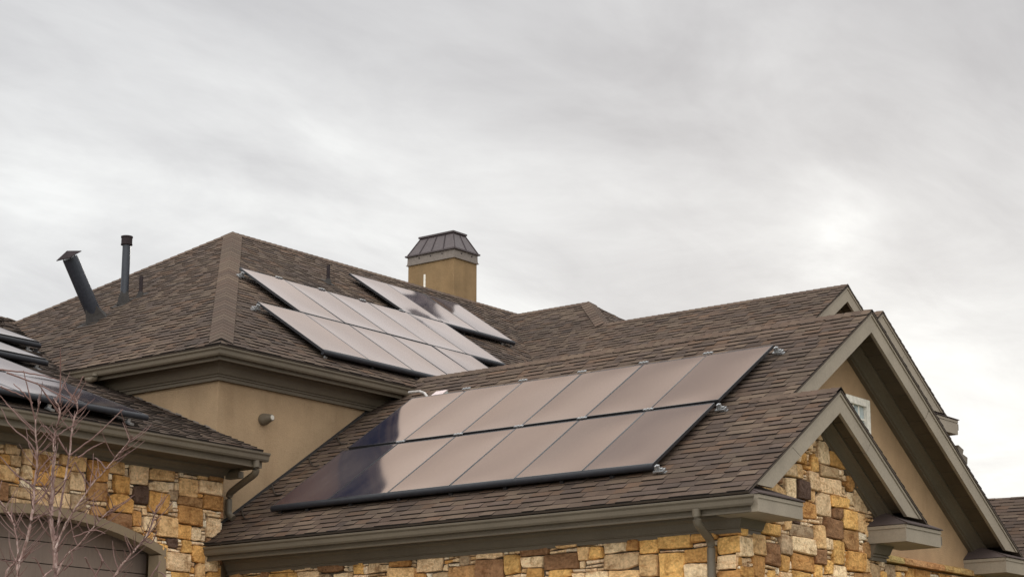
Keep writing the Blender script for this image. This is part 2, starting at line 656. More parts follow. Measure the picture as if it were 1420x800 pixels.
# main hip roof
HX0, HY0, HZ0 = -20.347, 19.582, 5.905      # gutter lip corner
AX, AY = -25.94, 25.175
AZ = HZ0 + T * (AY - HY0)
zhx = lambda x: HZ0 - T * (x - HX0)
zhy = lambda y: HZ0 + T * (y - HY0)
ex, ey = HX0 - .075, HY0 + .075
WX = 2 * AX - ex
NY = 41.0
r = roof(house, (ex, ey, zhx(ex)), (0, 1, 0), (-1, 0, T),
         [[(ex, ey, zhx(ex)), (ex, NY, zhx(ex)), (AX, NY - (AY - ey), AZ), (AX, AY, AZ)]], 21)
cap_row(r, (ex - .12, ey + .12, zhx(ex - .12)), (AX, AY, AZ), (0, 1, 0), (-1, 0, 0), 22, .175, name='hip_cap', h0=.020, expo=.20, butt=.006, tone=1.0)
cap_row(r, (AX, NY - 5.6, AZ), (AX, AY, AZ), (1, 0, -T), (-1, 0, -T), 23, .14, h0=.006)
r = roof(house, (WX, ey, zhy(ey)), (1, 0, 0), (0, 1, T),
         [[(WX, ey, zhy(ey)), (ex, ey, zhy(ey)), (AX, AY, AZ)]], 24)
cap_row(r, (WX, ey, zhy(ey)), (AX, AY, AZ), (1, 0, 0), (0, 1, 0), 25, .15, name='hip_cap', h0=.008)
roof(house, (WX, NY, zhy(ey)), (0, -1, 0), (1, 0, T),
     [[(WX, ey, zhy(ey)), (WX, NY, zhy(ey)), (AX, NY - (AY - ey), AZ), (AX, AY, AZ)]], 26, expo=.28)
roof(house, (ex, NY, zhy(ey)), (-1, 0, 0), (0, -1, T),
     [[(ex, NY, zhx(ex)), (WX, NY, zhx(ex)), (AX, NY - (AY - ey), AZ)]], 27, expo=.28)

# rear wing: hip, tall gable and a lower gable stepping forward
MY, MZ, MX = 32.96, 9.443, -23.62
G0Y, G0Z, G0X = 31.67, 8.583, -17.0
G3Y, G3Z, G3X = 30.27, 7.65, -15.61
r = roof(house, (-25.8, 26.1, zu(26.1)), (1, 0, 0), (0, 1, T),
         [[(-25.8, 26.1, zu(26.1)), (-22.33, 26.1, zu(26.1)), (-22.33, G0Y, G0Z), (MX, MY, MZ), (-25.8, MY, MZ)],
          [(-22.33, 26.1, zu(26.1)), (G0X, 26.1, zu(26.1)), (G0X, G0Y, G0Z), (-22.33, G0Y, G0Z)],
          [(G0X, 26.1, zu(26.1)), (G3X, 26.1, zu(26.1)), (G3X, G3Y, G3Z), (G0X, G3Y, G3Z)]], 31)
cap_row(r, (-22.33, G0Y, G0Z), (MX, MY, MZ), (0, 1, 0), (-1, 0, 0), 32, .17, name='hip_cap', h0=.02, expo=.19, butt=.010, tone=1.08)
cap_row(r, (-25.6, MY, MZ), (MX, MY, MZ), (0, -1, -T), (0, 1, -T), 33, .13, h0=.006)
cap_row(r, (-22.33, G0Y, G0Z), (G0X, G0Y, G0Z), (0, -1, -T), (0, 1, -T), 34, .13, h0=.006)
cap_row(r, (G0X, G3Y, G3Z), (G3X, G3Y, G3Z), (0, -1, -T), (0, 1, -T), 35, .13, h0=.006)
roof(house, (-22.33, G0Y, G0Z), (0, -1, 0), (-1, 0, T),
     [[(MX, MY, MZ), (-22.33, G0Y, G0Z), (-18.4, 35.6, 8.583 - T * 3.93), (MX + 3.93, MY + 3.93, MZ - T * 3.93)]], 36)
roof(house, (-19.69, MY + 3.93, MZ - T * 3.93), (-1, 0, 0), (0, -1, T),
     [[(-25.8, MY, MZ), (MX, MY, MZ), (MX + 3.93, MY + 3.93, MZ - T * 3.93), (-25.8, MY + 3.93, MZ - T * 3.93)]], 37)
roof(house, (G0X, 35.6, G0Z - T * 3.93), (-1, 0, 0), (0, -1, T),
     [[(-22.33, G0Y, G0Z), (G0X, G0Y, G0Z), (G0X, 35.6, G0Z - T * 3.93), (-18.4, 35.6, G0Z - T * 3.93)]], 38)
roof(house, (G3X, 32.6, G3Z - T * 2.33), (-1, 0, 0), (0, -1, T),
     [[(-17.5, G3Y, G3Z), (G3X, G3Y, G3Z), (G3X, 32.6, G3Z - T * 2.33), (-17.5, 32.6, G3Z - T * 2.33)]], 39)

# garage roof, lower pitch
TL = .39335
zg = lambda x: -3.402 - TL * x
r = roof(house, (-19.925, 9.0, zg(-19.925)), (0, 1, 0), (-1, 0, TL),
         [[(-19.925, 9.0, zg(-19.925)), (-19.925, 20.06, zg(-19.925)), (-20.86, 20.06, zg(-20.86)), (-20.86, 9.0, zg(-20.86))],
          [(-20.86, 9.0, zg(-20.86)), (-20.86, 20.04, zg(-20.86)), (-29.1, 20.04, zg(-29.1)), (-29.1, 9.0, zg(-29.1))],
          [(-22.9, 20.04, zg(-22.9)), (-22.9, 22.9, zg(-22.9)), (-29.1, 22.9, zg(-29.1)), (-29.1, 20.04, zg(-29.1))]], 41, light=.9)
cap_row(r, (-29.1, 9.0, zg(-29.1)), (-29.1, 22.85, zg(-29.1)), (1, 0, -TL), (-1, 0, -TL), 42, .14, h0=.006)
zgb = lambda x: zg(-29.1) + TL * (x + 29.1)
roof(house, (-37.5, 22.9, zgb(-37.5)), (0, -1, 0), (1, 0, TL),
     [[(-37.5, 9.0, zgb(-37.5)), (-37.5, 22.9, zgb(-37.5)), (-29.1, 22.9, zgb(-29.1)), (-29.1, 9.0, zgb(-29.1))]], 43, expo=.28)

# walls ---------------------------------------------------------------
HWX, HWY = -20.844, 20.047
mb = MB()
mb.box(-31.04, HWX, HWY, HWY + .2, G, 5.86)
mb.box(HWX - .2, HWX, HWY + .2, 40.5, G, 5.84)
mb.box(-31.04, -30.84, HWY + .2, 40.5, G, 5.84)
mb.build('wall', M['stucco'], house, label='tan stucco wall of the upper storey under the main hip roof')

mb = MB()                                   # big gable wall, stucco
gx = -13.2
def gable_pts(x, yr, zr, drop, y0, y1, z0=G):
    return [(x, y0, z0), (x, y1, z0), (x, y1, zr - drop - T * (y1 - yr)), (x, yr, zr - drop), (x, y0, zr - drop - T * (yr - y0))]
mb.extrude_poly(gable_pts(gx, FR_Y, FR_Z, .15, 20.26, 28.12), (-.2, 0, 0))
mb.box(-20.8, gx, 27.92, 28.12, G, 3.3)
mb.build('wall', M['stucco_gable'], house, label='warm tan stucco gable wall behind the stone gable')
mb = MB()
mb.extrude_poly(gable_pts(-17.5, G0Y, G0Z, .15, 27.7, 35.4), (-.2, 0, 0))
mb.extrude_poly(gable_pts(-16.1, G3Y, G3Z, .15, 28.4, 32.1), (-.2, 0, 0))
mb.box(-19.0, -16.3, 31.9, 32.1, G, 6.0)
mb.build('wall', M['stucco'], house)

# stone walls: backing plus blocks
mb = MB()
FWY, FWX = 20.24, -12.42
mb.box(-20.7, FWX, FWY, FWY + .2, G, 3.0)
mb.build('wall', M['mortar'], house)
mb = MB()
stone_face(mb, (0, FWY, 0), (1, 0, 0), (0, 0, 1), (0, -1, 0), -20.68, FWX + .05, 1.2, 2.82, [(-20.68, G), (FWX + .045, G), (FWX + .045, 2.80), (-20.68, 2.80)], 101)
mb.box(-20.68, FWX, FWY - .04, FWY - .01, G, 1.18, (.4, .28, .13))
mb.build('stone_facing', M['stone'], house)
mb = MB()
mb.extrude_poly(gable_pts(FWX, S1_Y, S1_Z, .17, FWY, 23.68), (-.2, 0, 0))
mb.box(-13.2, FWX - .2, 23.48, 23.68, G, 3.3)
mb.build('wall', M['mortar'], house)
mb = MB()
cl = [(FWY - .03, G), (23.72, G), (23.72, S1_Z - .2 - T * (23.72 - S1_Y)), (S1_Y, S1_Z - .2), (FWY - .03, S1_Z - .2 - T * (S1_Y - FWY + .03))]
stone_face(mb, (FWX, 0, 0), (0, 1, 0), (0, 0, 1), (1, 0, 0), FWY - .03, 23.74, 1.2, 4.6, cl, 104)
mb.box(FWX + .01, FWX + .04, FWY, 23.68, G, 1.18, (.4, .28, .13))
mb.build('stone_facing', M['stone'], house, label='golden stone facing of the small front gable')
# stone wainscot under the stucco, with a sill course
mb = MB()
stone_face(mb, (gx, 0, 0), (0, 1, 0), (0, 0, 1), (1, 0, 0), 23.7, 28.14, 1.2, 2.9, [(23.7, G), (28.12, G), (28.12, 2.88), (23.7, 2.88)], 105)
mb.build('stone_facing', M['stone'], house)
mb = MB()
rn = random.Random(3)
y = 23.7
while y < 28.05:
    w = rn.uniform(.3, .5)
    c = tuple(q * rn.uniform(.85, 1.1) for q in (.50, .31, .13))
    mb.prism([(0, 0), (.15, 0), (.155, .03), (.145, .075), (.02, .115), (0, .115)], (1, 0, 0), (0, 0, 1), (gx, y + .006, 2.90 + rn.uniform(-.004, .004)), (gx, min(y + w, 28.14) - .006, 2.90), None, None, c)
    y += w
mb.build('stone_sill', M['stone'], house)

# garage wall with the arched opening
LX, LY1 = -20.70, 20.0
CY, HW, SPR, RISE = 16.90, 2.08, 3.04, .365
AR = (HW * HW + RISE * RISE) / (2 * RISE)
def arch_z(dy, hw=HW, grow=0.0):
    rr = AR + grow
    return SPR + RISE - AR + math.sqrt(max(0, rr * rr - dy * dy))
def opening(p):
    dy = p[0] - CY
    if abs(dy) < HW and p[1] < arch_z(dy):
        side = (HW - abs(dy))
        up = arch_z(dy) - p[1]
        if up <= side or p[1] > SPR:
            return (p[0], arch_z(dy) + .004)
        return (CY + math.copysign(HW + .004, dy), p[1])
    return None
mb = MB()
mb.box(LX - .25, LX, 9.5, CY - HW, G, 4.3)
mb.box(LX - .25, LX, CY + HW, LY1, G, 4.3)
NS = 24
for i in range(NS):
    a, b = -HW + 2 * HW * i / NS, -HW + 2 * HW * (i + 1) / NS
    mb.extrude_poly([(LX, CY + a, arch_z(a)), (LX, CY + b, arch_z(b)), (LX, CY + b, 4.3), (LX, CY + a, 4.3)], (-.25, 0, 0))
mb.build('wall', M['mortar'], house)
mb = MB()
stone_face(mb, (LX, 0, 0), (0, 1, 0), (0, 0, 1), (1, 0, 0), 11.0, LY1 + .02, 1.2, 4.14, [(11.0, G), (LY1 + .015, G), (LY1 + .015, 4.12), (11.0, 4.12)], 110, opening)
mb.box(LX + .01, LX + .04, 9.5, CY - HW, G, 1.18, (.4, .28, .13))
mb.box(LX + .01, LX + .04, CY + HW, LY1, G, 1.18, (.4, .28, .13))
mb.box(LX + .01, LX + .04, 9.5, 10.98, 1.2, 4.12, (.4, .28, .13))
mb.build('stone_facing', M['stone'], house, label='golden stone facing round the arched garage door')
mb = MB()
stone_face(mb, (0, LY1, 0), (-1, 0, 0), (0, 0, 1), (0, 1, 0), -LX - .03, -LX + .30, 1.2, 4.14, [(-LX - .02, G), (-LX + .28, G), (-LX + .28, 4.12), (-LX - .02, 4.12)], 111)
mb.build('stone_facing', M['stone'], house)
mb = MB()
mb.box(-37, LX - .25, 9.5, 9.7, G, 4.2)
mb.extrude_poly([(-21, 9.5, 4.2), (-37, 9.5, 4.2), (-29.1, 9.5, 7.8)], (0, .2, 0))
mb.build('wall', M['stucco'], house)
# garage door, its arched surround
gd = MB()
DX = LX - .30
for k in range(12):
    z0 = G + k * .28
    gd.box(DX - .05, DX, CY - HW + .02, CY + HW - .02, z0 + .006, z0 + .274)
door = gd.build('garage_door', M['door'], house, label='brown panelled garage door under a shallow arch')
mb = MB()
mb.box(DX - .09, DX - .055, CY - HW, CY + HW, G, 3.6)
mb.build('backing_panel', M['interior'], door)
mb = MB()
TW = .115
for i in range(NS):
    a, b = -HW + 2 * HW * i / NS, -HW + 2 * HW * (i + 1) / NS
    def ain(d):
        return arch_z(d) - TW
    mb.extrude_poly([(LX + .075, CY + a, ain(a)), (LX + .075, CY + b, ain(b)), (LX + .075, CY + b, arch_z(b) + .004), (LX + .075, CY + a, arch_z(a) + .004)], (-.20, 0, 0))
for s in (-1, 1):
    ya, yb = sorted((CY + s * (HW + .004), CY + s * (HW - .135)))
    mb.box(LX - .125, LX + .072, ya, yb, G, SPR - TW + .02)
mb.build('door_surround', M['arch'], house, label='tan arched trim round the garage door')

# eaves ---------------------------------------------------------------
def eave(A, B, out, o, fd, fb, zlip, pa=None, pb=None, gutter_ab=None, parent=house, tail=True, fascia_b=None, frieze_b=None):
    """Gutter, fascia, soffit and crown-moulded frieze along one eave; A, B lie on the wall face."""
    A, B = Vector((A[0], A[1], zlip)), Vector((B[0], B[1], zlip))
    e1, e2 = Vector(out), Vector((0, 0, 1))
    gA, gB = (Vector((*gutter_ab[0], zlip)), Vector((*gutter_ab[1], zlip))) if gutter_ab else (A, B)
    mb = MB()
    mb.prism([(o - .12, -.008), (o - .12, -.118), (o - .045, -.118), (o - .030, -.095), (o - .024, -.048), (o - .002, -.026), (o, -.004), (o - .016, 0), (o - .022, -.016)], e1, e2, gA, gB, pa, pb)
    g = mb.build('gutter', M['trim'], parent)
    mb = MB()
    fB = Vector((*fascia_b, zlip)) if fascia_b else B
    mb.prism([(o - .15, -.01), (o - .12, -.01), (o - .12, -fd + .03), (o - .113, -fd + .025), (o - .113, -fd), (o - .15, -fd)], e1, e2, A, fB, pa, pb)
    mb.build('fascia', M['trim'], parent)
    mb = MB()
    mb.prism([(0, -fd + .05), (o - .15, -fd + .05), (o - .15, -fd + .035), (0, -fd + .035)], e1, e2, A, fB, pa, pb)
    mb.build('soffit', M['soffit'], parent)
    mb = MB()
    h = fb - fd
    rB = Vector((*frieze_b, zlip)) if frieze_b else B
    mb.prism([(-.02, -fd + .035), (.17, -fd + .035), (.165, -fd + .015), (.13, -fd - .10 * h), (.095, -fb + .42 * h), (.075, -fb + .075), (.085, -fb + .07), (.085, -fb + .052), (.062, -fb + .045), (.062, -fb), (-.02, -fb)], e1, e2, A, rB, pa, pb)
    mb.build('frieze_board', M['trim'], parent)
    return g


diag = ((HWX, HWY, 0), (1, 1, 0))
eave((-31.0, HWY), (HWX, HWY), (0, -1, 0), HWY - HY0, .168, .375, HZ0, None, diag, gutter_ab=((-23.70, HWY), (HWX, HWY)))
eave((HWX, HWY), (HWX, 40.4), (1, 0, 0), HX0 - HWX, .168, .375, HZ0, diag, None)
eave((LX, 9.5), (LX, 20.06), (1, 0, 0), .85, .205, .305, 4.405, None, None, gutter_ab=((LX, 9.0), (LX, 20.13)), frieze_b=(LX, 20.02))
diagf = ((FWX, FWY, 0), (1, -1, 0))
fdiag = ((FWX, FWY, 0), (1, 1, 0))
eave((-20.68, FWY), (FWX, FWY), (0, -1, 0), .60, .185, .345, 3.122, None, fdiag, gutter_ab=((-20.66, FWY), (FWX, FWY)))
# closing boards at the garage eave's end
mb = MB()
mb.extrude_poly([(-19.97, 20.06, 4.395), (-19.97, 20.06, 4.20), (-20.70, 20.06, 4.20), (-20.70, 20.06, 4.66)], (0, .025, 0))
mb.box(-20.62, -20.36, 20.02, 20.12, 4.10, 4.19)
mb.build('eave_end_board', M['trim'], house)
# frieze returning round the stone corner and round the right-hand corner of the small gable
def frieze_prof(fd, fb):
    h = fb - fd
    return [(-.02, -fd + .035), (.17, -fd + .035), (.165, -fd + .015), (.13, -fd - .10 * h), (.095, -fb + .42 * h), (.075, -fb + .075), (.085, -fb + .07), (.085, -fb + .052), (.062, -fb + .045), (.062, -fb), (-.02, -fb)]
cn = ((FWX, 23.70, 0), (1, -1, 0))
for fb, e1_, A_, B_, pa_, pb_ in ((.345, (1, 0, 0), (FWX, FWY, 3.122), (FWX, 20.66, 3.122), fdiag, None),
                                  (.40, (1, 0, 0), (FWX, 23.36, 3.122), (FWX, 23.70, 3.122), None, cn),
                                  (.40, (0, 1, 0), (FWX, 23.70, 3.122), (-13.15, 23.70, 3.122), cn, None),
                                  (.40, (1, 0, 0), (gx, 27.80, 3.122), (gx, 28.14, 3.122), None, ((gx, 28.14, 0), (1, -1, 0)))):
    mb = MB()
    mb.prism(frieze_prof(.185, fb), e1_, (0, 0, 1), A_, B_, pa_, pb_)
    mb.build('frieze_board', M['trim'], house)


# gables ---------------------------------------------------------------
def gable(xr, xw, yr, zr, fl, fr, zfoot, depth=.285, zfl=None, parent=house, drop_f=.37):
    """Rake boards, plank soffit and frieze of one gable overhang. fl / fr: where the outer edge meets the foot."""
    th = .045
    for s, yf in ((-1, fl), (1, fr)):
        zf = zfoot
        def top(y):
            return zr - T * abs(y - yr) - .012
        # cut the foot level at zf
        y_out = yr + s * (zr - .012 - zf) / T
        y_in = yr + s * (zr - .012 - depth - zf) / T
        mb = MB()
        pt_, pb_, qb_, qt_ = Vector((xr, yr, zr - .012)), Vector((xr, yr, zr - .012 - depth)), Vector((xr, y_in, zf)), Vector((xr, y_out, zf))
        kj, gj = (.60, .0016) if s < 0 else (.38, .0016)
        for k0, k1 in ((0, kj - gj), (kj + gj, 1)):
            mb.extrude_poly([pt_.lerp(qt_, k0), pb_.lerp(qb_, k0), pb_.lerp(qb_, k1), pt_.lerp(qt_, k1)], (-th, 0, 0))
        # raised edge mould along the top of the board
        mb.extrude_poly([(xr + .014, yr, zr - .012), (xr + .014, yr, zr - .012 - .06), (xr + .014, y_out - s * .06 / T, zf), (xr + .014, y_out, zf)], (-.012, 0, 0))
        rb = mb.build('rake_board', M['board'], parent)
        mb = MB()                                 # soffit planks
        L = abs(y_in - yr) - .02
        n = max(2, int(L / .22))
        st = L / n
        for i in range(n):
            a, b = yr + s * (.02 + i * st + .004), yr + s * (.02 + (i + 1) * st - .004)
            za, zb_ = zr - .20 - T * abs(a - yr), zr - .20 - T * abs(b - yr)
            mb.extrude_poly([(xr - th, a, za), (xr - th, b, zb_), (xw - .02, b, zb_), (xw - .02, a, za)], (0, 0, .014))
        mb.extrude_poly([(xr - th, yr, zr - .178), (xr - th, yr + s * (L + .1), zr - .178 - T * (L + .1)), (xw - .02, yr + s * (L + .1), zr - .178 - T * (L + .1)), (xw - .02, yr, zr - .178)], (0, 0, .012))
        mb.build('soffit', M['soffit'], parent)
        mb = MB()
        d = drop_f
        prof = [(-.02, -.19), (.215, -.19), (.212, -.225), (.16, -.245), (.10, -.29), (.085, -.315), (.095, -.32), (.095, -.338), (.065, -.345), (.065, -d), (-.02, -d)]
        yb = yr + s * (zr - d - zf) / T
        mb.prism(prof, (1, 0, 0), (0, 0, 1), (xw, yr, zr), (xw, yr + s * 1.0, zr - T), ((xw, yr, 0), (0, 1, 0)), ((xw, 0, zf), (0, 0, 1)))
        mb.build('frieze_board', M['trim'], parent)


def eave_return(xf, xw, y0, y1, z0, z1, hip0, hip1, peak=.26, parent=house):
    """The boxed eave end at a gable's foot, with its own small hipped cap of shingles."""
    mb = MB()
    mb.box(xw - .01, xf, y0, y1, z0, z1)
    mb.box(xf, xf + .012, y0 + .0, y1, z1 - .045, z1 - .004)
    mb.box(xw, xf - .012, y0 - .012, y0, z1 - .045, z1 - .004) if hip0 else None
    b = mb.build('eave_return', M['board'], parent)
    mb = MB()
    f0, f1 = y0 - .02, y1 + .02
    w0, w1 = (y0 + .36 if hip0 else y0 + .31), (y1 - .36 if hip1 else y1)
    xe = xf + .03
    P = [(xe, f0, z1 + .004), (xe, f1, z1 + .004), (xw, w1, z1 + peak), (xw, w0, z1 + peak), (xw, f0, z1 + .004), (xw, f1, z1 + .004),
         (xe, f0, z1 + .018), (xe, f1, z1 + .018)]
    c = (.085, .064, .058)
    # bottom, front lip, slopes
    mb.poly(P, [(0, 4, 5, 1), (0, 1, 7, 6), (6, 7, 2, 3), (0, 6, 3, 4), (1, 5, 2, 7), (4, 3, 2, 5)], c)
    mb.build('return_cap', M['shingle'], b)
    return b


gable(-11.967, FWX, S1_Y, S1_Z, 0, 0, 3.27)
gable(-12.657, gx, FR_Y, FR_Z, 0, 0, 3.27)
gable(-17.024, -17.5, G0Y, G0Z, 0, 0, 6.3)
gable(-15.635, -16.1, G3Y, G3Z, 0, 0, 6.22)
eave_return(-11.85, FWX, 19.762, 20.76, 2.937, 3.135, False, True)
eave_return(-11.85, FWX, 23.335, 24.30, 2.925, 3.14, True, False, .26)
eave_return(-12.54, gx, 27.78, 28.76, 2.925, 3.14, True, False, .26)
eave_return(-15.52, -16.1, 31.7, 32.70, 5.87, 6.12, True, False, .22)
for (x, y, z) in ((-11.88, 24.31, 3.02), (-12.57, 28.77, 3.02), (-15.55, 32.71, 6.02)):
    mb = MB()
    mb.box(x - .5, x, y, y + .085, z - .055, z + .055)
    mb.build('gutter', M['trim'], house)
# little eave ends showing beyond the big gable's slope
mb = MB()
mb.extrude_poly([(-15.6, 32.86, 5.72), (-15.6, 33.06, 5.66), (-15.6, 33.02, 5.58), (-15.6, 33.2, 5.54), (-15.6, 33.18, 5.42), (-15.6, 32.8, 5.3)], (-1.2, 0, 0))
mb.build('eave_end_board', M['trim'], house)

# window in the big gable --------------------------------------------
mb = MB()
wy0, wy1, wz0, wz1 = 23.98, 24.95, 4.15, 5.085
fw = .10
mb.box(gx - .01, gx + .07, wy0, wy0 + fw, wz0, wz1)
mb.box(gx - .01, gx + .07, wy1 - fw, wy1, wz0, wz1)
mb.box(gx - .01, gx + .068, wy0 + fw, wy1 - fw, wz1 - fw, wz1)
mb.box(gx - .01, gx + .068, wy0 + fw, wy1 - fw, wz0, wz0 + fw)
win = mb.build('window', M['white'], house, label='white framed window behind the stone gable peak')
mb = MB()
mb.box(gx + .005, gx + .02, wy0 + fw, wy1 - fw, wz0 + fw, wz1 - fw)
mb.build('pane', M['pane'], win)
mb = MB()
for k in range(1, 5):
    y = wy0 + fw + k * (wy1 - wy0 - 2 * fw) / 5
    mb.box(gx + .021, gx + .034, y - .011, y + .011, wz0 + fw, wz1 - fw)
for k in range(1, 4):
    z = wz0 + fw + k * (wz1 - wz0 - 2 * fw) / 4
    mb.box(gx + .022, gx + .036, wy0 + fw, wy1 - fw, z - .011, z + .011)
mb.build('muntin', M['white'], win)

# chimney --------------------------------------------------------------
cx0, cx1, cy0, cy1 = -27.45, -26.20, 31.79, 32.54
mb = MB()
mb.box(cx0, cx1, cy0, cy1, 7.5, 10.62)
ch = mb.build('chimney', M['stucco_chimney'], house, label='square tan stucco chimney with brown metal cap')
def frus(mb, a0, a1, z0, z1, mi=0):
    lo = [(cx0 - a0, cy0 - a0, z0), (cx1 + a0, cy0 - a0, z0), (cx1 + a0, cy1 + a0, z0), (cx0 - a0, cy1 + a0, z0)]
    hi = [(cx0 - a1, cy0 - a1, z1), (cx1 + a1, cy0 - a1, z1), (cx1 + a1, cy1 + a1, z1), (cx0 - a1, cy1 + a1, z1)]
    mb.poly(lo + hi, [(0, 1, 5, 4), (1, 2, 6, 5), (2, 3, 7, 6), (3, 0, 4, 7), (0, 3, 2, 1), (4, 5, 6, 7)], (.1, .1, .1), mi)
    return lo, hi
mb = MB()
frus(mb, .02, .02, 10.56, 10.605)
frus(mb, .016, .012, 10.605, 10.745)
frus(mb, .035, .035, 10.558, 10.572)
mb.build('metal_band', M['band'], ch)
mb = MB()
frus(mb, .055, .055, 10.745, 10.775)
lo, hi = frus(mb, .03, -.175, 10.775, 11.165)
frus(mb, -.145, -.145, 11.165, 11.2)
mb.poly([(cx0 + .14, cy0 + .14, 11.2), (cx1 - .14, cy0 + .14, 11.2), (cx1 - .14, cy1 - .14, 11.2), (cx0 + .14, cy1 - .14, 11.2), (cx0 + .5, (cy0 + cy1) / 2, 11.24), (cx1 - .5, (cy0 + cy1) / 2, 11.24)],
        [(0, 1, 5, 4), (1, 2, 5), (2, 3, 4, 5), (3, 0, 4)])
mb.build('chimney_cap', M['seam'], ch)
mb = MB()
def rib(p, q):
    mb.tube([p, q], .014, 6)
for (i, j, ks) in ((0, 1, (0.02, .27, .52, .77)), (1, 2, (.02, .5, .98)), (3, 0, (.5,)), (2, 3, (.25, .5, .75))):
    for k in ks:
        rib(Vector(lo[i]).lerp(Vector(lo[j]), k), Vector(hi[i]).lerp(Vector(hi[j]), k))
mb.build('standing_seam', M['seam_dark'], ch)
for k, side in ((.25, 0), (.5, 0), (.75, 0), (.3, 1), (.75, 1)):
    mb = MB()
    if side:
        p = Vector((cx1 + .017, cy0, 10.69)).lerp(Vector((cx1 + .017, cy1, 10.69)), k)
        mb.tube([p, p + Vector((.012, 0, 0))], .014, 8)
    else:
        p = Vector((cx0, cy0 - .017, 10.69)).lerp(Vector((cx1, cy0 - .017, 10.69)), k)
        mb.tube([p, p + Vector((0, -.012, 0))], .014, 8)
    mb.build('band_screw', M['seam_dark'], ch)
mb = MB()
mb.tube([(-26.75, 31.5, 9.0), (-26.75, 31.5, 10.22)], .022, 8)
mb.build('vent_pipe', M['white'], house, smooth=True, label='thin white pipe in front of the chimney')

# roof pipes -------------------------------------------------------------
def collar(mb, P, N, U, rad, rise):
    """A lead-and-metal boot: flat flange on the slope and a tapered sleeve."""
    P, N, U = Vector(P), Vector(N).normalized(), Vector(U).normalized()
    V = N.cross(U)
    mb.obox(P + N * .014 - V * rad * .3, U, V, N, rad * 1.5, rad * 1.7, .004)


n_hy = Vector((0, -T, 1)).normalized()
n_hx = Vector((T, 0, 1)).normalized()
mb = MB()
P = Vector((-25.589, 21.801, 7.372))
tip = P + n_hy * 1.12
mb.tube([P - n_hy * .05, tip], .128, 20)
vp = mb.build('vent_pipe', M['pipe'], house, smooth=True, label='wide slanted dark vent pipe with a flat square cap')
mb = MB()
collar(mb, P, n_hy, (1, 0, 0), .15, .2)
rings = []
for h, rr in ((.0, .27), (.10, .20), (.24, .138)):
    rings.append((P + n_hy * h, rr))
mb.tube([q[0] for q in rings], [q[1] for q in rings], 4)
mb.build('pipe_boot', M['flash'], vp)
mb = MB()
C = tip + n_hy * .045
e1, e2 = Vector((1, 0, 0)), Vector((0, 1, T)).normalized()
pts = [C + e1 * a + e2 * b for a, b in ((-.15, -.16), (.15, -.16), (.15, .15), (-.15, .15))]
ap = C + n_hy * .085
mb.poly(pts + [ap] + [p - n_hy * .012 for p in pts], [(0, 1, 4), (1, 2, 4), (2, 3, 4), (3, 0, 4), (5, 8, 7, 6), (0, 5, 6, 1), (1, 6, 7, 2), (2, 7, 8, 3), (3, 8, 5, 0)])
for a, b in ((-.09, -.07), (.09, -.07), (0, .11)):
    q = tip + e1 * a + e2 * b
    mb.tube([q - n_hy * .02, q + n_hy * .05], .008, 5)
mb.build('rain_cap', M['pipe_brown'], vp)
mb = MB()
P = Vector((-25.604, 22.387, 7.77))
mb.tube([P - Vector((0, 0, .1)), P + Vector((0, 0, 1.04))], .068, 16)
vp = mb.build('vent_pipe', M['pipe'], house, smooth=True, label='tall upright dark vent pipe with a round cap')
mb = MB()
mb.tube([P + Vector((0, 0, z)) for z in (1.0, 1.01, 1.15, 1.16)], [.075, .092, .092, .075], 18)
mb.tube([P + Vector((0, 0, z)) for z in (1.005, 1.02)], [.098, .098], 18)
mb.tube([P + Vector((0, 0, z)) for z in (1.13, 1.155)], [.1, .1], 18)
mb.build('rain_cap', M['pipe_brown'], vp, smooth=True)
mb = MB()
collar(mb, P, n_hy, (1, 0, 0), .1, .2)
mb.tube([P - Vector((0, 0, .06)), P + Vector((0, 0, .1)), P + Vector((0, 0, .2))], [.16, .12, .075], 4)
mb.build('pipe_boot', M['flash'], vp)
for (P, lab, h) in ((Vector((-25.397, 22.56, 7.88)), 'short thin pipe beside the tall vent', .36), (Vector((-24.501, 26.179, 8.67)), 'short dark pipe above the solar panels near the ridge', .34)):
    mb = MB()
    mb.tube([P - Vector((0, 0, .1)), P + Vector((0, 0, h))], .032, 10)
    vp = mb.build('vent_pipe', M['pipe_brown'], house, smooth=True, label=lab)
    nn = n_hy if P.y < 25 else n_hx
    mb = MB()
    collar(mb, P, nn, nn.cross(Vector((0, 0, 1))), .07, .1)
    mb.tube([P - Vector((0, 0, .03)), P + Vector((0, 0, .09))], [.08, .04], 10)
    mb.build('pipe_boot', M['flash'], vp)

# downspouts -------------------------------------------------------------
def spout(pts, rad=.042, lab=None):
    """Rounded-rectangle pipe through the given points with softened elbows."""
    P = [Vector(p) for p in pts]
    q = [P[0]]
    for i in range(1, len(P) - 1):
        a, b, c = P[i - 1], P[i], P[i + 1]
        k = min(.09, .45 * (b - a).length, .45 * (c - b).length)
        s, e = b + (a - b).normalized() * k, b + (c - b).normalized() * k
        for t in (0, .25, .5, .75, 1):
            q.append(s.lerp(b, t).lerp(b.lerp(e, t), t))
    q.append(P[-1])
    mb = MB()
    mb.tube(q, rad, 12)
    return mb.build('downspout', M['trim'], house, smooth=True, label=lab)


spout([(-12.63, 19.70, 3.02), (-12.63, 19.71, 2.86), (-12.705, 20.12, 2.70), (-12.715, 20.12, .3)], .05, 'downspout on the stone wall near the small gable')
spout([(-19.94, 19.93, 4.30), (-19.94, 19.95, 4.12), (-20.60, 20.20, 3.985), (-20.76, 20.24, 3.93), (-20.76, 20.24, 3.64), (-20.68, 20.26, 3.58)], .05, 'downspout at the garage eave corner')
spout([(-22.98, 19.60, 5.82), (-22.98, 19.60, 5.755), (-23.06, 19.62, 5.735), (-23.22, 19.66, 5.77)], .045, 'short gutter elbow above the garage roof')

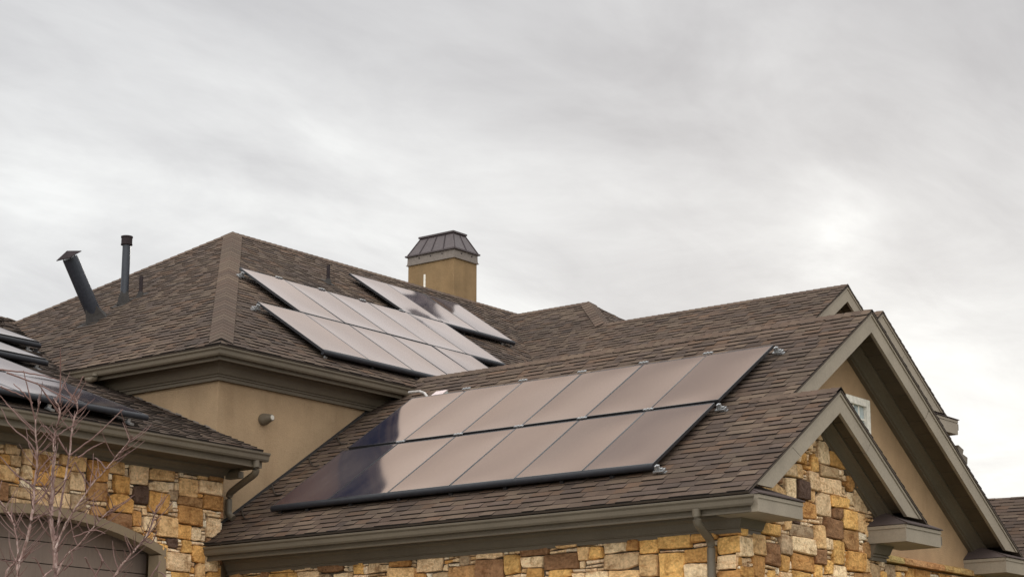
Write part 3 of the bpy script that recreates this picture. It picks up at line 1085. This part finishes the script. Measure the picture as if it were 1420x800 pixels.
# step flashing along the wall joints
mb = MB()
mb.prism([(0, -.02), (.012, -.02), (.012, .045), (.02, .05), (0, .055)], (1, 0, 0), (0, 0, 1), (HWX, 20.06, zl(20.06)), (HWX, 23.3, zl(23.3)))
mb.build('wall_flashing', M['flash'], house)
mb = MB()
rn = random.Random(8)
prof = []
x = -20.86
while x > -22.9:
    h = rn.uniform(.012, .034)
    prof += [(x, HWY - .010, zg(x) + h), (x - .115, HWY - .010, zg(x - .115) + h)]
    x -= .12
low = [(x, HWY - .010, zg(x) - .03), (-20.86, HWY - .010, zg(-20.86) - .03)]
mb.extrude_poly(prof + low, (0, .008, 0))
mb.build('wall_flashing', M['band'], house)

# ------------------------------------------------------------------ things fixed to the house
lamp = thing('wall_light', 'small brown cone wall light on the tan stucco wall', 'lamp', (-20.84, 20.94, 5.09))
mb = MB()
c0 = Vector((-20.84, 20.94, 5.09))
ax = Vector((1, .05, .08)).normalized()
mb.tube([c0 + ax * t for t in (-.02, .02, .05, .17, .19)], [.078, .088, .088, .052, .048], 20)
mb.build('lamp_body', M['trim'], lamp, smooth=True)
mb = MB()
mb.tube([c0 + ax * t for t in (.185, .196)], [.036, .036], 16)
mb.build('lens', M['lens'], lamp)

jb = thing('junction_box', 'small grey junction box with pinkish lid near the panel corner', 'junction box', (-19.41, 23.28, 5.56))
n_f = Vector((0, -T, 1)).normalized()
v_f = Vector((0, 1, T)).normalized()
xv = Vector((1, 0, 0))
mb = MB()
mb.obox(Vector((-19.41, 23.28, zl(23.28))) + n_f * .065, xv, v_f, n_f, .105, .085, .05)
mb.build('box_body', M['box'], jb)
mb = MB()
mb.obox(Vector((-19.41, 23.28, zl(23.28))) + n_f * .121, xv, v_f, n_f, .109, .089, .006)
mb.build('lid', M['box_lid'], jb)
cd = MB()
def onf(x, y, h):
    return Vector((x, y, zl(y))) + n_f * h
cd.tube([onf(-20.25, 23.55, .09), onf(-20.0, 23.52, .09), onf(-19.85, 23.45, .08), onf(-19.55, 23.20, .07)], .021, 8)
o = cd.build('conduit', M['conduit'], None, smooth=True, base=(-19.9, 23.45, 5.6))
o['label'] = 'pale bent conduit running into the junction box'
o['category'] = 'conduit'
for y, which in ((20.55, 'lowest'), (21.15, 'second from the bottom'), (21.9, 'second from the top'), (22.5, 'topmost')):
    cb = MB()
    a, b = onf(HWX + .05, y, .03), onf(-20.30, y - .30, .03)
    pts = [a.lerp(b, t) + v_f * (-.16 * math.sin(math.pi * t)) + xv * (.10 * math.sin(math.pi * t)) for t in [k / 10 for k in range(11)]]
    cb.tube(pts, .010, 6)
    o = cb.build('heat_cable', M['cable'], None, smooth=True, base=tuple(a))
    o['label'] = 'dark looping cable on the shingles beside the stucco wall, %s of four' % which
    o['category'] = 'cable'
    o['group'] = 'cable loops along the stucco wall'

# ------------------------------------------------------------------ solar panels
PW, PL, TH = 1.046, 1.69, .040
def proto_panel():
    e = bpy.data.objects.new('solar_panel', None)
    COL.objects.link(e)
    f = MB()
    b = .011
    f.box(-PW / 2, PW / 2, -PL / 2, -PL / 2 + b, -TH, 0)
    f.box(-PW / 2, PW / 2, PL / 2 - b, PL / 2, -TH, 0)
    f.box(-PW / 2, -PW / 2 + b, -PL / 2 + b, PL / 2 - b, -TH, 0)
    f.box(PW / 2 - b, PW / 2, -PL / 2 + b, PL / 2 - b, -TH, 0)
    f.box(-PW / 2 + b, PW / 2 - b, -PL / 2 + b, PL / 2 - b, -.03, -.012)
    fr = raw(f, 'frame', M['black'], e)
    g = MB()
    nu, nv = 10, 14
    vv = []
    for j in range(nv + 1):
        for i in range(nu + 1):
            a, c = 2 * i / nu - 1, 2 * j / nv - 1
            vv.append((a * (PW / 2 - b), c * (PL / 2 - b), -.002 - .0085 * (1 - a * a) * (1 - c ** 4)))
    g.poly(vv, [(j * (nu + 1) + i, j * (nu + 1) + i + 1, (j + 1) * (nu + 1) + i + 1, (j + 1) * (nu + 1) + i) for j in range(nv) for i in range(nu)])
    gl = raw(g, 'glass', M['glass'], e)
    gl.data.polygons.foreach_set('use_smooth', [True] * len(g.f))
    return e


def raw(mb, name, mat, parent):
    me = bpy.data.meshes.new(name)
    me.from_pydata(mb.v, [], mb.f)
    me.materials.append(mat)
    o = bpy.data.objects.new(name, me)
    COL.objects.link(o)
    o.parent = parent
    return o


PROTO = proto_panel()
used = [False]
rp = random.Random(77)


def place_panel(P, U, V, label, group, pitch=0.0):
    U, V = Vector(U).normalized(), Vector(V).normalized()
    N = U.cross(V)
    if not used[0]:
        e = PROTO
        used[0] = True
    else:
        e = PROTO.copy()
        COL.objects.link(e)
        for c in PROTO.children:
            k = c.copy()
            COL.objects.link(k)
            k.parent = e
    mat = Matrix((U, V, N)).transposed().to_4x4()
    tilt = Matrix.Rotation(R(pitch + rp.uniform(-.22, .22)), 4, 'X') @ Matrix.Rotation(R(rp.uniform(-.3, .3)), 4, 'Y')
    mat = mat @ tilt
    mat.translation = Vector(P) + Vector((0, 0, Z0))
    e.matrix_world = mat
    e['label'] = label
    e['category'] = 'solar panel'
    e['group'] = group
    return e


ORD = ['leftmost', 'second from the left', 'third from the left', 'fourth from the left', 'fifth from the left', 'sixth from the left']
ORDR = ['rightmost', 'second from the right', 'third from the right', 'fourth from the right']
def nth(i, n):
    if i == n - 1:
        return 'rightmost'
    if i == n - 2 and n > 3:
        return 'second from right'
    return ['leftmost', 'second', 'third', 'fourth', 'fifth'][i]

# front slope: two rows of six
RAISE = .16
zpf = lambda y: T * y - 9.97 + RAISE
FX = [-19.935 + 1.0583 * (i + .5) for i in range(6)]
CS = math.sqrt(1 + T * T)
for row, (ya, off, nm) in enumerate(((20.27, 0.0, 'lower'), (21.745, .045, 'upper'))):
    yc = ya + PL / CS / 2
    for i, x in enumerate(FX):
        dark = 'black solar panel' if (i == 0 or (i == 1 and row == 0)) else 'brown reflecting solar panel'
        place_panel((x + off * (1 if i < 5 else .3), yc, zpf(yc)), (1, 0, 0), (0, 1, T), '%s, %s in the %s row of the front roof' % (dark, nth(i, 6), nm), 'solar panels on the front roof')
# main roof: rows of five, five and three
zph = lambda x: zhx(x) + RAISE
for (xa, y0, n, nm) in ((-20.70, 22.03, 5, 'lower'), (-22.14, 23.03, 5, 'middle'), (-23.57, 27.25, 3, 'upper')):
    xc = xa - PL / CS / 2
    for i in range(n):
        y = y0 + 1.054 * (i + .5)
        place_panel((xc, y, zph(xc)), (0, 1, 0), (-1, 0, T), 'pinkish reflecting solar panel, %s in the %s row by the chimney' % (nth(i, n), nm), 'solar panels on the main roof')
# garage roof
zpl = lambda x: zg(x) + RAISE
CL = math.sqrt(1 + TL * TL)
def two(i):
    return 'right' if i == 0 else 'left'
for (xa, y1, n, nm) in ((-20.03, 17.98, 4, 'bottom'), (-21.63, 17.98, 3, 'second'), (-23.55, 19.15, 2, 'third'), (-25.38, 20.48, 1, 'top')):
    xc = xa - PL / CL / 2
    for i in range(n):
        y = y1 - 1.054 * (i + .5)
        place_panel((xc, y, zpl(xc) + {'bottom': .018, 'second': -.018}.get(nm, 0)), (0, 1, 0), (-1, 0, TL), 'white reflecting solar panel, %s in the %s row of the garage roof' % (ORDR[i], nm), 'solar panels on the garage roof', -1.3)


# skirts along the lower edges, with their feet
def skirt(A, B, out, nrm, label, feet, silver=()):
    A, B = Vector(A), Vector(B)
    out, nrm = Vector(out).normalized(), Vector(nrm).normalized()
    mid = (A + B) / 2
    t = thing('panel_skirt', label, 'panel skirt', mid, 'black skirts along the solar panels')
    prof = [(.0, .0), (.022, -.002), (.040, -.010), (.052, -.026), (.056, -.045), (.052, -.064), (.036, -.078), (.0, -.082)]
    mb = MB()
    mb.prism(prof, out, nrm, A, B)
    mb.build('skirt_cover', M['skirt'], t, smooth=True)
    d = (B - A).normalized()
    for k in feet:
        P = A.lerp(B, k)
        mb = MB()
        mb.obox(P + out * .05 - nrm * .145, d, out, nrm, .035, .06, .012)
        mb.obox(P + out * .02 - nrm * .12, d, out, nrm, .025, .015, .03)
        mb.build('mounting_foot', M['black'] if k not in silver else M['metal'], t)
    return t


sk_f = (0, -1, -T)
skirt((-19.94, 20.265, zpf(20.265) ), (-13.585, 20.265, zpf(20.265)), sk_f, (0, -T, 1), 'long black skirt under the twelve panels of the front roof', (.02, .10, .225, .36, .50, .64, .78, .9))
sk_h = (1, 0, -T)
skirt((-20.695, 22.03, zph(-20.695)), (-20.695, 27.30, zph(-20.695)), sk_h, (T, 0, 1), 'black skirt below the lowest panel row of the main roof', (.02, .22, .42, .62), (.02,))
skirt((-22.13, 27.31, zph(-22.13)), (-22.13, 28.30, zph(-22.13)), sk_h, (T, 0, 1), 'short black skirt at the right end of the middle panel row', (.3,))
skirt((-23.56, 28.31, zph(-23.56)), (-23.56, 30.42, zph(-23.56)), sk_h, (T, 0, 1), 'black skirt under the upper panels below the chimney', (.3, .85, .98), (.85, .98))
sk_l = (1, 0, -TL)
skirt((-20.02, 13.76, zpl(-20.02) + .034), (-20.02, 17.985, zpl(-20.02) + .034), sk_l, (TL, 0, 1), 'long black skirt above the garage gutter', (.05, .3, .62, .93), (.62, .93))
skirt((-23.54, 17.04, zpl(-23.54)), (-23.54, 19.155, zpl(-23.54)), sk_l, (TL, 0, 1), 'black skirt under the third panel row of the garage roof', (.35, .92), (.92,))
skirt((-25.37, 19.42, zpl(-25.37)), (-25.37, 20.485, zpl(-25.37)), sk_l, (TL, 0, 1), 'black skirt under the topmost panel of the garage roof', (.2, .8, .95), (.8,))


# rail ends and clamps: small bright metal brackets
def bracket(P, d, up, nrm, label, group, big=True):
    d, up, nrm = Vector(d).normalized(), Vector(up).normalized(), Vector(nrm).normalized()
    P = Vector(P)
    mb = MB()
    if big:
        mb.obox(P + d * .05 - nrm * .09, d, up, nrm, .07, .045, .008)
        mb.obox(P + d * .03 - nrm * .055, d, up, nrm, .012, .03, .035)
        mb.obox(P + d * .09 - nrm * .12, d, up, nrm, .05, .03, .006)
        mb.tube([P + d * .06 - nrm * .09, P + d * .06 - nrm * .02], .016, 8)
        mb.tube([P + d * .0 - nrm * .07, P + d * .11 - nrm * .07], .014, 8)
    else:
        mb.obox(P + nrm * .004, d, up, nrm, .075, .018, .006)
        mb.obox(P + nrm * .012, d, up, nrm, .014, .012, .008)
        mb.obox(P + nrm * .010 + d * .05, d, up, nrm, .016, .014, .006)
        mb.obox(P + nrm * .010 - d * .05, d, up, nrm, .016, .014, .006)
    o = mb.build('mounting_bracket' if big else 'panel_clamp', M['metal'], None, base=tuple(P))
    o['label'] = label
    o['category'] = 'bracket' if big else 'clamp'
    o['group'] = group


gb = 'bright mounting brackets at the panel edges'
bracket((-13.57, 23.12, zpf(23.12)), (1, 0, 0), (0, 1, T), (0, -T, 1), 'silver bracket at the top right corner of the front panels', gb)
bracket((-13.57, 21.66, zpf(21.66)), (1, 0, 0), (0, 1, T), (0, -T, 1), 'silver bracket at the right edge between the two front rows', gb)
bracket((-13.57, 20.24, zpf(20.24)), (1, 0, 0), (0, 1, T), (0, -T, 1), 'silver bracket at the lower right corner of the front panels', gb)
bracket((-22.02, 22.02, zph(-22.02)), (0, -1, 0), (-1, 0, T), (T, 0, 1), 'silver bracket at the left tip of the lowest main roof row', gb)
bracket((-23.40, 23.02, zph(-23.40)), (0, -1, 0), (-1, 0, T), (T, 0, 1), 'silver bracket at the left tip of the middle main roof row', gb)
gc = 'small bright clamps along the panel edges'
for i in range(1, 6):
    x = FX[i] - .529 + .02
    bracket((x, 23.19, zpf(23.19)), (1, 0, 0), (0, 1, T), (0, -T, 1), 'silver clamp on the front panels top edge, %s' % ('leftmost of five', 'second from left', 'middle of five', 'second from right', 'rightmost of five')[i - 1], gc, False)
    bracket((x, 21.715, zpf(21.715)), (1, 0, 0), (0, 1, T), (0, -T, 1), 'silver clamp in the gap between the front panel rows, %s' % ('leftmost of five', 'second from left', 'middle of five', 'second from right', 'rightmost of five')[i - 1], gc, False)
for i in range(1, 5):
    y = 23.03 + 1.054 * i
    bracket((-23.56, y - .12, zph(-23.56)), (0, 1, 0), (-1, 0, T), (T, 0, 1), 'silver clamp on the top edge of the middle main roof row, %s' % ('leftmost of four', 'second from left', 'second from right', 'rightmost of four')[i - 1], gc, False)

# ------------------------------------------------------------------ bare young tree in front of the garage
D0 = 20.0
rt = random.Random(5)
tree_base = ray(66, 800) * D0
tree = thing('bare_tree', 'leafless young tree with pinkish twigs in front of the garage door', 'tree', (tree_base.x, tree_base.y, .12))


def pixpath(pts, dep, wig=.05):
    return [ray(x, y) * (D0 + dep + rt.uniform(-wig, wig)) for x, y in pts]


def smooth_path(P, n=5):
    out = []
    for i in range(len(P) - 1):
        p0, p1, p2, p3 = P[max(i - 1, 0)], P[i], P[i + 1], P[min(i + 2, len(P) - 1)]
        for k in range(n):
            t = k / n
            out.append(.5 * ((2 * p1) + (p2 - p0) * t + (2 * p0 - 5 * p1 + 4 * p2 - p3) * t * t + (3 * p1 - p0 - 3 * p2 + p3) * t ** 3))
    out.append(P[-1])
    return [p + Vector((rt.uniform(-1, 1), rt.uniform(-1, 1), rt.uniform(-1, 1))) * .004 for p in out]


STEMS = [   # (pixels, depth offset, r0, r1)
    ([(66, 1062), (72, 930), (77, 800), (76, 760), (71, 720), (72, 690), (75, 632), (76, 604), (83, 570), (74, 552)], 0, .050, .007),
    ([(66, 1055), (50, 900), (25, 800), (32, 768), (41, 735), (46, 700), (48, 672), (52, 632), (49, 588), (56, 556)], -.5, .034, .006),
    ([(77, 762), (84, 700), (96, 632), (100, 592), (108, 566), (103, 548)], .3, .020, .005),
    ([(76, 764), (87, 735), (101, 710), (125, 675), (147, 650), (168, 624), (185, 604)], -.2, .015, .003),
    ([(77, 800), (90, 772), (108, 756), (137, 722), (160, 700)], .4, .018, .004),
    ([(60, 1040), (110, 900), (158, 800), (182, 768), (199, 748), (212, 722), (217, 700)], .2, .024, .004),
    ([(64, 1050), (20, 880), (8, 800), (24, 772), (20, 730), (10, 708), (-4, 690)], .5, .024, .004),
    ([(72, 790), (60, 800), (52, 812)], .2, .012, .01),
]
TWIGS = [
    ([(0, 512), (30, 516), (60, 521), (83, 527)], -.6), ([(9, 516), (60, 536), (108, 561)], -.3), ([(0, 536), (18, 543), (34, 550)], -.4),
    ([(83, 559), (84, 520), (84, 482)], .2), ([(48, 581), (41, 548), (33, 514)], .1), ([(45, 559), (33, 545), (19, 532)], .4),
    ([(81, 572), (68, 552), (51, 530)], .1), ([(88, 574), (104, 545), (116, 521)], -.2), ([(97, 631), (135, 602), (170, 567)], -.3),
    ([(162, 638), (173, 622), (184, 604)], -.2), ([(108, 634), (130, 620), (146, 612)], .1), ([(47, 675), (20, 655), (0, 632)], .2),
    ([(72, 690), (88, 672), (104, 640)], .2), ([(46, 700), (62, 684), (75, 660)], -.2), ([(43, 720), (75, 708), (88, 698)], .3),
    ([(76, 750), (60, 730), (52, 712)], .1), ([(79, 760), (95, 738), (108, 728), (124, 705)], .2), ([(101, 745), (130, 735), (146, 740)], .1),
    ([(118, 772), (128, 790), (140, 806)], .1), ([(40, 745), (28, 735), (18, 712)], -.3), ([(30, 775), (14, 778), (0, 775)], -.3),
    ([(62, 800), (52, 778), (44, 772)], .2), ([(182, 768), (178, 758), (172, 742)], .2), ([(199, 748), (210, 752), (218, 735)], .3),
    ([(147, 650), (139, 640), (131, 634)], -.2), ([(125, 675), (112, 655), (104, 640)], -.1), ([(205, 806), (214, 792), (222, 778)], .3),
    ([(88, 790), (100, 778), (98, 760)], .1), ([(240, 812), (226, 796), (216, 790)], .3), ([(52, 632), (38, 610), (14, 590), (2, 566)], .1),
    ([(49, 600), (30, 582), (10, 560), (0, 548)], .2), ([(76, 604), (60, 590), (50, 600)], .1), ([(96, 632), (86, 618), (80, 606)], .2),
    ([(101, 590), (90, 596), (80, 604)], .2), ([(47, 672), (56, 650), (72, 632)], -.1), ([(72, 700), (60, 672), (54, 668)], .1),
    ([(128, 806), (140, 784), (143, 778), (160, 800)], .5), ([(143, 778), (136, 764), (130, 756)], .5),
]
tm = MB()
lm = []
for i, (px, dep, r0, r1) in enumerate(STEMS):
    P = smooth_path(pixpath(px, dep), 5)
    n = len(P)
    r0 *= .72
    rad = [r0 + (r1 - r0) * (k / (n - 1)) ** .8 for k in range(n)]
    if i == 0:
        tm.tube(P, rad, 8)
    else:
        b = MB()
        b.tube(P, rad, 8)
        b.build('limb', M['bark'], tree, smooth=True)
    lm.append((P, rad))
tm.build('trunk', M['bark'], tree, smooth=True)
tw = MB()
for px, dep in TWIGS:
    P = smooth_path(pixpath(px, dep), 5)
    n = len(P)
    tw.tube(P, [.0095 - .005 * k / (n - 1) for k in range(n)], 5)
for P, rad in lm[:7]:                         # small side shoots
    for k in [q for q in range(8, len(P) - 1) for _ in (0, 1)]:
        if rt.random() < .7:
            d = (P[k + 1] - P[k - 1]).normalized()
            s = (RT * rt.uniform(-1, 1) + FW * rt.uniform(-1, 1) * .8).normalized()
            L = rt.uniform(.06, .42)
            q = [P[k]]
            v = (d * .7 + s * .8).normalized()
            for j in range(4):
                q.append(q[-1] + v * (L / 4))
                v = (v + Vector((0, 0, .12)) + Vector((rt.uniform(-.15, .15), rt.uniform(-.15, .15), 0))).normalized()
            tw.tube(q, [.0055 - .0008 * j for j in range(5)], 5)
t = tw.build('twigs', M['twig'], tree, smooth=True)
t['kind'] = 'stuff'

# ------------------------------------------------------------------ neighbouring house at the right edge
fwh = Vector((FW.x, FW.y, 0)).normalized()
nd = (RT * math.cos(R(26)) - fwh * math.sin(R(26))).normalized()     # its ridge direction
nn = Vector((nd.y, -nd.x, 0))                                        # towards the viewer
if nn.dot(fwh) > 0:
    nn = -nn
rp0 = ray(1375, 691) * 38.0
nb = thing('neighbouring_house', 'brown shingled roof of the house next door at the right edge', 'house', (rp0.x, rp0.y, .2))
A = rp0 - nd * 1.5
B = A + nd * 12
dn = 4.5
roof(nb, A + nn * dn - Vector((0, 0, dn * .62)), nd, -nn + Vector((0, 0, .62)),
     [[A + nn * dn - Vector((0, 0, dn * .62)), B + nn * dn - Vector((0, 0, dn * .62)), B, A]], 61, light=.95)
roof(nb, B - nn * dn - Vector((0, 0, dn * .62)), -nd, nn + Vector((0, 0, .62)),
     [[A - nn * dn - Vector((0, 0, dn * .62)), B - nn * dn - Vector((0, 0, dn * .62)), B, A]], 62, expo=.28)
mb = MB()
w = [A + nd * .4 + nn * (dn - .5), B - nd * .4 + nn * (dn - .5), B - nd * .4 - nn * (dn - .5), A + nd * .4 - nn * (dn - .5)]
zt = A.z - (dn - .5) * .62 - .12
lo = [Vector((p.x, p.y, G)) for p in w]
hi = [Vector((p.x, p.y, zt)) for p in w]
ga = [A + nd * .4 - Vector((0, 0, .15)), B - nd * .4 - Vector((0, 0, .15))]
mb.poly(lo + hi + ga, [(0, 1, 5, 4), (2, 3, 7, 6), (1, 2, 6, 9, 5), (3, 0, 4, 8, 7)])
mb.build('wall', M['stucco'], nb)

# ------------------------------------------------------------------ ground
mb = MB()
def gz(x, y):
    s = max(0.0, min(1.0, (x * FW.x + y * FW.y) / .972 / 20.0))
    return -1.6 + (G + 1.6 - .03) * (s * s * (3 - 2 * s))
xs = [-600, -200, -80, -50] + [-40 + 2.5 * i for i in range(33)] + [60, 120, 300, 600]
ys = [-600, -200, -60, -20] + [-10 + 2.5 * i for i in range(33)] + [90, 150, 300, 600]
V = [(x, y, gz(x, y)) for y in ys for x in xs]
nx = len(xs)
F = [(j * nx + i, j * nx + i + 1, (j + 1) * nx + i + 1, (j + 1) * nx + i) for j in range(len(ys) - 1) for i in range(nx - 1)]
mb.poly(V, F)
g = mb.build('ground', M['ground'], None, smooth=True)
g['kind'] = 'structure'
g['label'] = 'lawn sloping up to the house'
mb = MB()
px_ = [-20.6 + 1.0 * i for i in range(14)]
V = [(x, y, gz(x, y) + .03) for y in (14.6, 15.5, 16.5, 17.5, 18.5, 19.2) for x in px_]
mb.poly(V, [(j * 14 + i, j * 14 + i + 1, (j + 1) * 14 + i + 1, (j + 1) * 14 + i) for j in range(5) for i in range(13)])
d = mb.build('driveway', M['concrete'], None)
d['kind'] = 'structure'

# ------------------------------------------------------------------ sky and sun
def mirrored(px, py, n):
    v_, n_ = ray(px, py).normalized(), Vector(n).normalized()
    return v_ - n_ * (2 * v_.dot(n_))


SUN = ray(1168, 330).normalized()
el = math.asin(SUN.z)
az = math.atan2(SUN.x, SUN.y)
world = bpy.data.worlds.new('World')
scene.world = world
world.use_nodes = True
nt = world.node_tree
nt.nodes.clear()
out = nt.nodes.new('ShaderNodeOutputWorld')
sky = nt.nodes.new('ShaderNodeTexSky')
sky.sky_type = 'NISHITA'
sky.sun_disc = False
sky.sun_elevation = el
sky.sun_rotation = az
bg1 = nt.nodes.new('ShaderNodeBackground')
bg1.inputs['Strength'].default_value = .05
link(nt, sky.outputs['Color'], bg1.inputs['Color'])
tc = nt.nodes.new('ShaderNodeTexCoord')
DIR = tc.outputs['Generated']


def vmath(op, a, b=None):
    n = nt.nodes.new('ShaderNodeVectorMath')
    n.operation = op
    link(nt, a, n.inputs[0])
    if b is not None:
        if isinstance(b, (tuple, Vector)):
            n.inputs[1].default_value = tuple(b)
        else:
            link(nt, b, n.inputs[1])
    return n


def fm(op, a, b=0.0, c=None, clamp=False):
    n = nt.nodes.new('ShaderNodeMath')
    n.operation = op
    n.use_clamp = clamp
    for i, v in enumerate((a, b, c)):
        if v is None:
            continue
        if isinstance(v, (int, float)):
            n.inputs[i].default_value = v
        else:
            link(nt, v, n.inputs[i])
    return n.outputs[0]


sep = nt.nodes.new('ShaderNodeSeparateXYZ')
link(nt, DIR, sep.inputs[0])
zz = fm('MAXIMUM', sep.outputs['Z'], 0.0)
# clouds on a flat layer overhead, seen in perspective
den = fm('ADD', zz, .16)
comb = nt.nodes.new('ShaderNodeCombineXYZ')
link(nt, fm('DIVIDE', sep.outputs['X'], den), comb.inputs[0])
link(nt, fm('DIVIDE', sep.outputs['Y'], den), comb.inputs[1])
comb.inputs[2].default_value = 3.7


def cloud_noise(scale, detail, rough, rot, stretch, dist=0.0):
    mp = nt.nodes.new('ShaderNodeMapping')
    mp.inputs['Rotation'].default_value = (0, 0, rot)
    mp.inputs['Scale'].default_value = stretch
    link(nt, comb.outputs[0], mp.inputs['Vector'])
    n = nt.nodes.new('ShaderNodeTexNoise')
    n.inputs['Scale'].default_value = scale
    n.inputs['Detail'].default_value = detail
    n.inputs['Roughness'].default_value = rough
    n.inputs['Distortion'].default_value = dist
    link(nt, mp.outputs[0], n.inputs['Vector'])
    return n.outputs['Fac']


n1 = cloud_noise(1.25, 5, .52, R(20), (1, .55, 1), .3)
n2 = cloud_noise(3.0, 7, .58, R(30), (1, .6, 1), .6)
n3 = cloud_noise(8.0, 6, .6, R(24), (1, .5, 1), .8)
# overcast luminance: grows toward the zenith
hi_ = nt.nodes.new('ShaderNodeMapRange')
hi_.interpolation_type = 'SMOOTHSTEP'
hi_.inputs['From Min'].default_value = .36
hi_.inputs['From Max'].default_value = .68
hi_.inputs['To Min'].default_value = 0.0
hi_.inputs['To Max'].default_value = 1.0
link(nt, zz, hi_.inputs['Value'])
hi_v = fm('MULTIPLY', hi_.outputs['Result'], fm('MULTIPLY_ADD', fm('SUBTRACT', n2, .5), 1.6, 1.0))
lo_ = nt.nodes.new('ShaderNodeMapRange')
lo_.interpolation_type = 'SMOOTHSTEP'
lo_.inputs['From Min'].default_value = .27
lo_.inputs['From Max'].default_value = .375
lo_.inputs['To Min'].default_value = 0.0
lo_.inputs['To Max'].default_value = -.115
link(nt, zz, lo_.inputs['Value'])
lum = fm('ADD', fm('ADD', fm('MULTIPLY_ADD', zz, -.45, .735), hi_v), lo_.outputs['Result'])
v = fm('MULTIPLY_ADD', fm('SUBTRACT', n1, .5), .8, 1.0)
v = fm('MULTIPLY', v, fm('MULTIPLY_ADD', fm('SUBTRACT', n2, .5), 1.0, 1.0))
v = fm('MULTIPLY', v, fm('MULTIPLY_ADD', fm('SUBTRACT', n3, .5), .30, 1.0))


def lobe(d, k, amp):
    """Broad brighter or darker region of sky round a direction."""
    c = fm('SUBTRACT', vmath('DOT_PRODUCT', vmath('NORMALIZE', DIR).outputs[0], tuple(Vector(d).normalized())).outputs['Value'], 1.0)
    return fm('MULTIPLY', fm('POWER', 2.71828, fm('MULTIPLY', c, k)), amp)


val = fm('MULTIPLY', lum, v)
val = fm('ADD', val, lobe(ray(120, 210), 160, .14))
val = fm('ADD', val, lobe(ray(620, 250), 220, .10))
val = fm('ADD', val, lobe(ray(1250, 560), 120, .10))
val = fm('ADD', val, lobe(ray(1168, 330), 260, .06))
val = fm('ADD', val, fm('MULTIPLY', lobe(ray(1168, 330), 3600, .55), n2))
val = fm('ADD', val, lobe(ray(1000, 40), 110, -.06))
val = fm('ADD', val, lobe(Vector((.45, -.75, .5)), 2.2, 1.5))       # added unseen glow behind the camera, brightens the front walls
val = fm('ADD', val, lobe(mirrored(660, 570, (0, -T, 1)), 420, .10))  # mirrored lobes: out-of-view sky patches added to set the panels' reflected brightness
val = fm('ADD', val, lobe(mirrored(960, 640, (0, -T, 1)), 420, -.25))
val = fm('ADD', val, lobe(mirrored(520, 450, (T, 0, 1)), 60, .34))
tint = nt.nodes.new('ShaderNodeValToRGB')
te = tint.color_ramp.elements
te[0].position, te[0].color = .45, (.97, .965, 1.0, 1)
te[1].position, te[1].color = .85, (.99, 1.0, .995, 1)
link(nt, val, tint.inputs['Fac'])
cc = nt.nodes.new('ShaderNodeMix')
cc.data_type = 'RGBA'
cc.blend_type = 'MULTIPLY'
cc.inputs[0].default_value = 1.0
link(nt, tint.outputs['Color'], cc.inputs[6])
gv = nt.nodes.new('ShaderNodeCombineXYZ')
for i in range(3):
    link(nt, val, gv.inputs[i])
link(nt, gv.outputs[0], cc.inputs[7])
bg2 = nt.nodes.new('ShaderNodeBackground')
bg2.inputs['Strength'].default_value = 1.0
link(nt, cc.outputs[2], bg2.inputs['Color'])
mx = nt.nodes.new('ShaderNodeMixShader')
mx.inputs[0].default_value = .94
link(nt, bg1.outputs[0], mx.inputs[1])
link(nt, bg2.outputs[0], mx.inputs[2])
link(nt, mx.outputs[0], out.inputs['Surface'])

sl = bpy.data.lights.new('sun', 'SUN')
sl.energy = .7
sl.angle = R(14)
sl.color = (1.0, .95, .87)
so = bpy.data.objects.new('sun', sl)
COL.objects.link(so)
so.rotation_euler = (-SUN).to_track_quat('-Z', 'Y').to_euler()

# ------------------------------------------------------------------ camera
cam = bpy.data.cameras.new('camera')
cam.sensor_fit = 'HORIZONTAL'
cam.sensor_width = 36
cam.lens = FPX / 1420 * 36
cam.clip_start = .1
cam.clip_end = 3000
co = bpy.data.objects.new('camera', cam)
COL.objects.link(co)
mw = Matrix((RT, UP, -FW)).transposed().to_4x4()
mw.translation = Vector((0, 0, Z0))
co.matrix_world = mw
scene.camera = co

vs = scene.view_settings
vs.view_transform = 'Standard'
vs.look = 'None'
vs.exposure = .15
vs.gamma = 1
scene.cycles.use_denoising = True
scene.cycles.max_bounces = 6
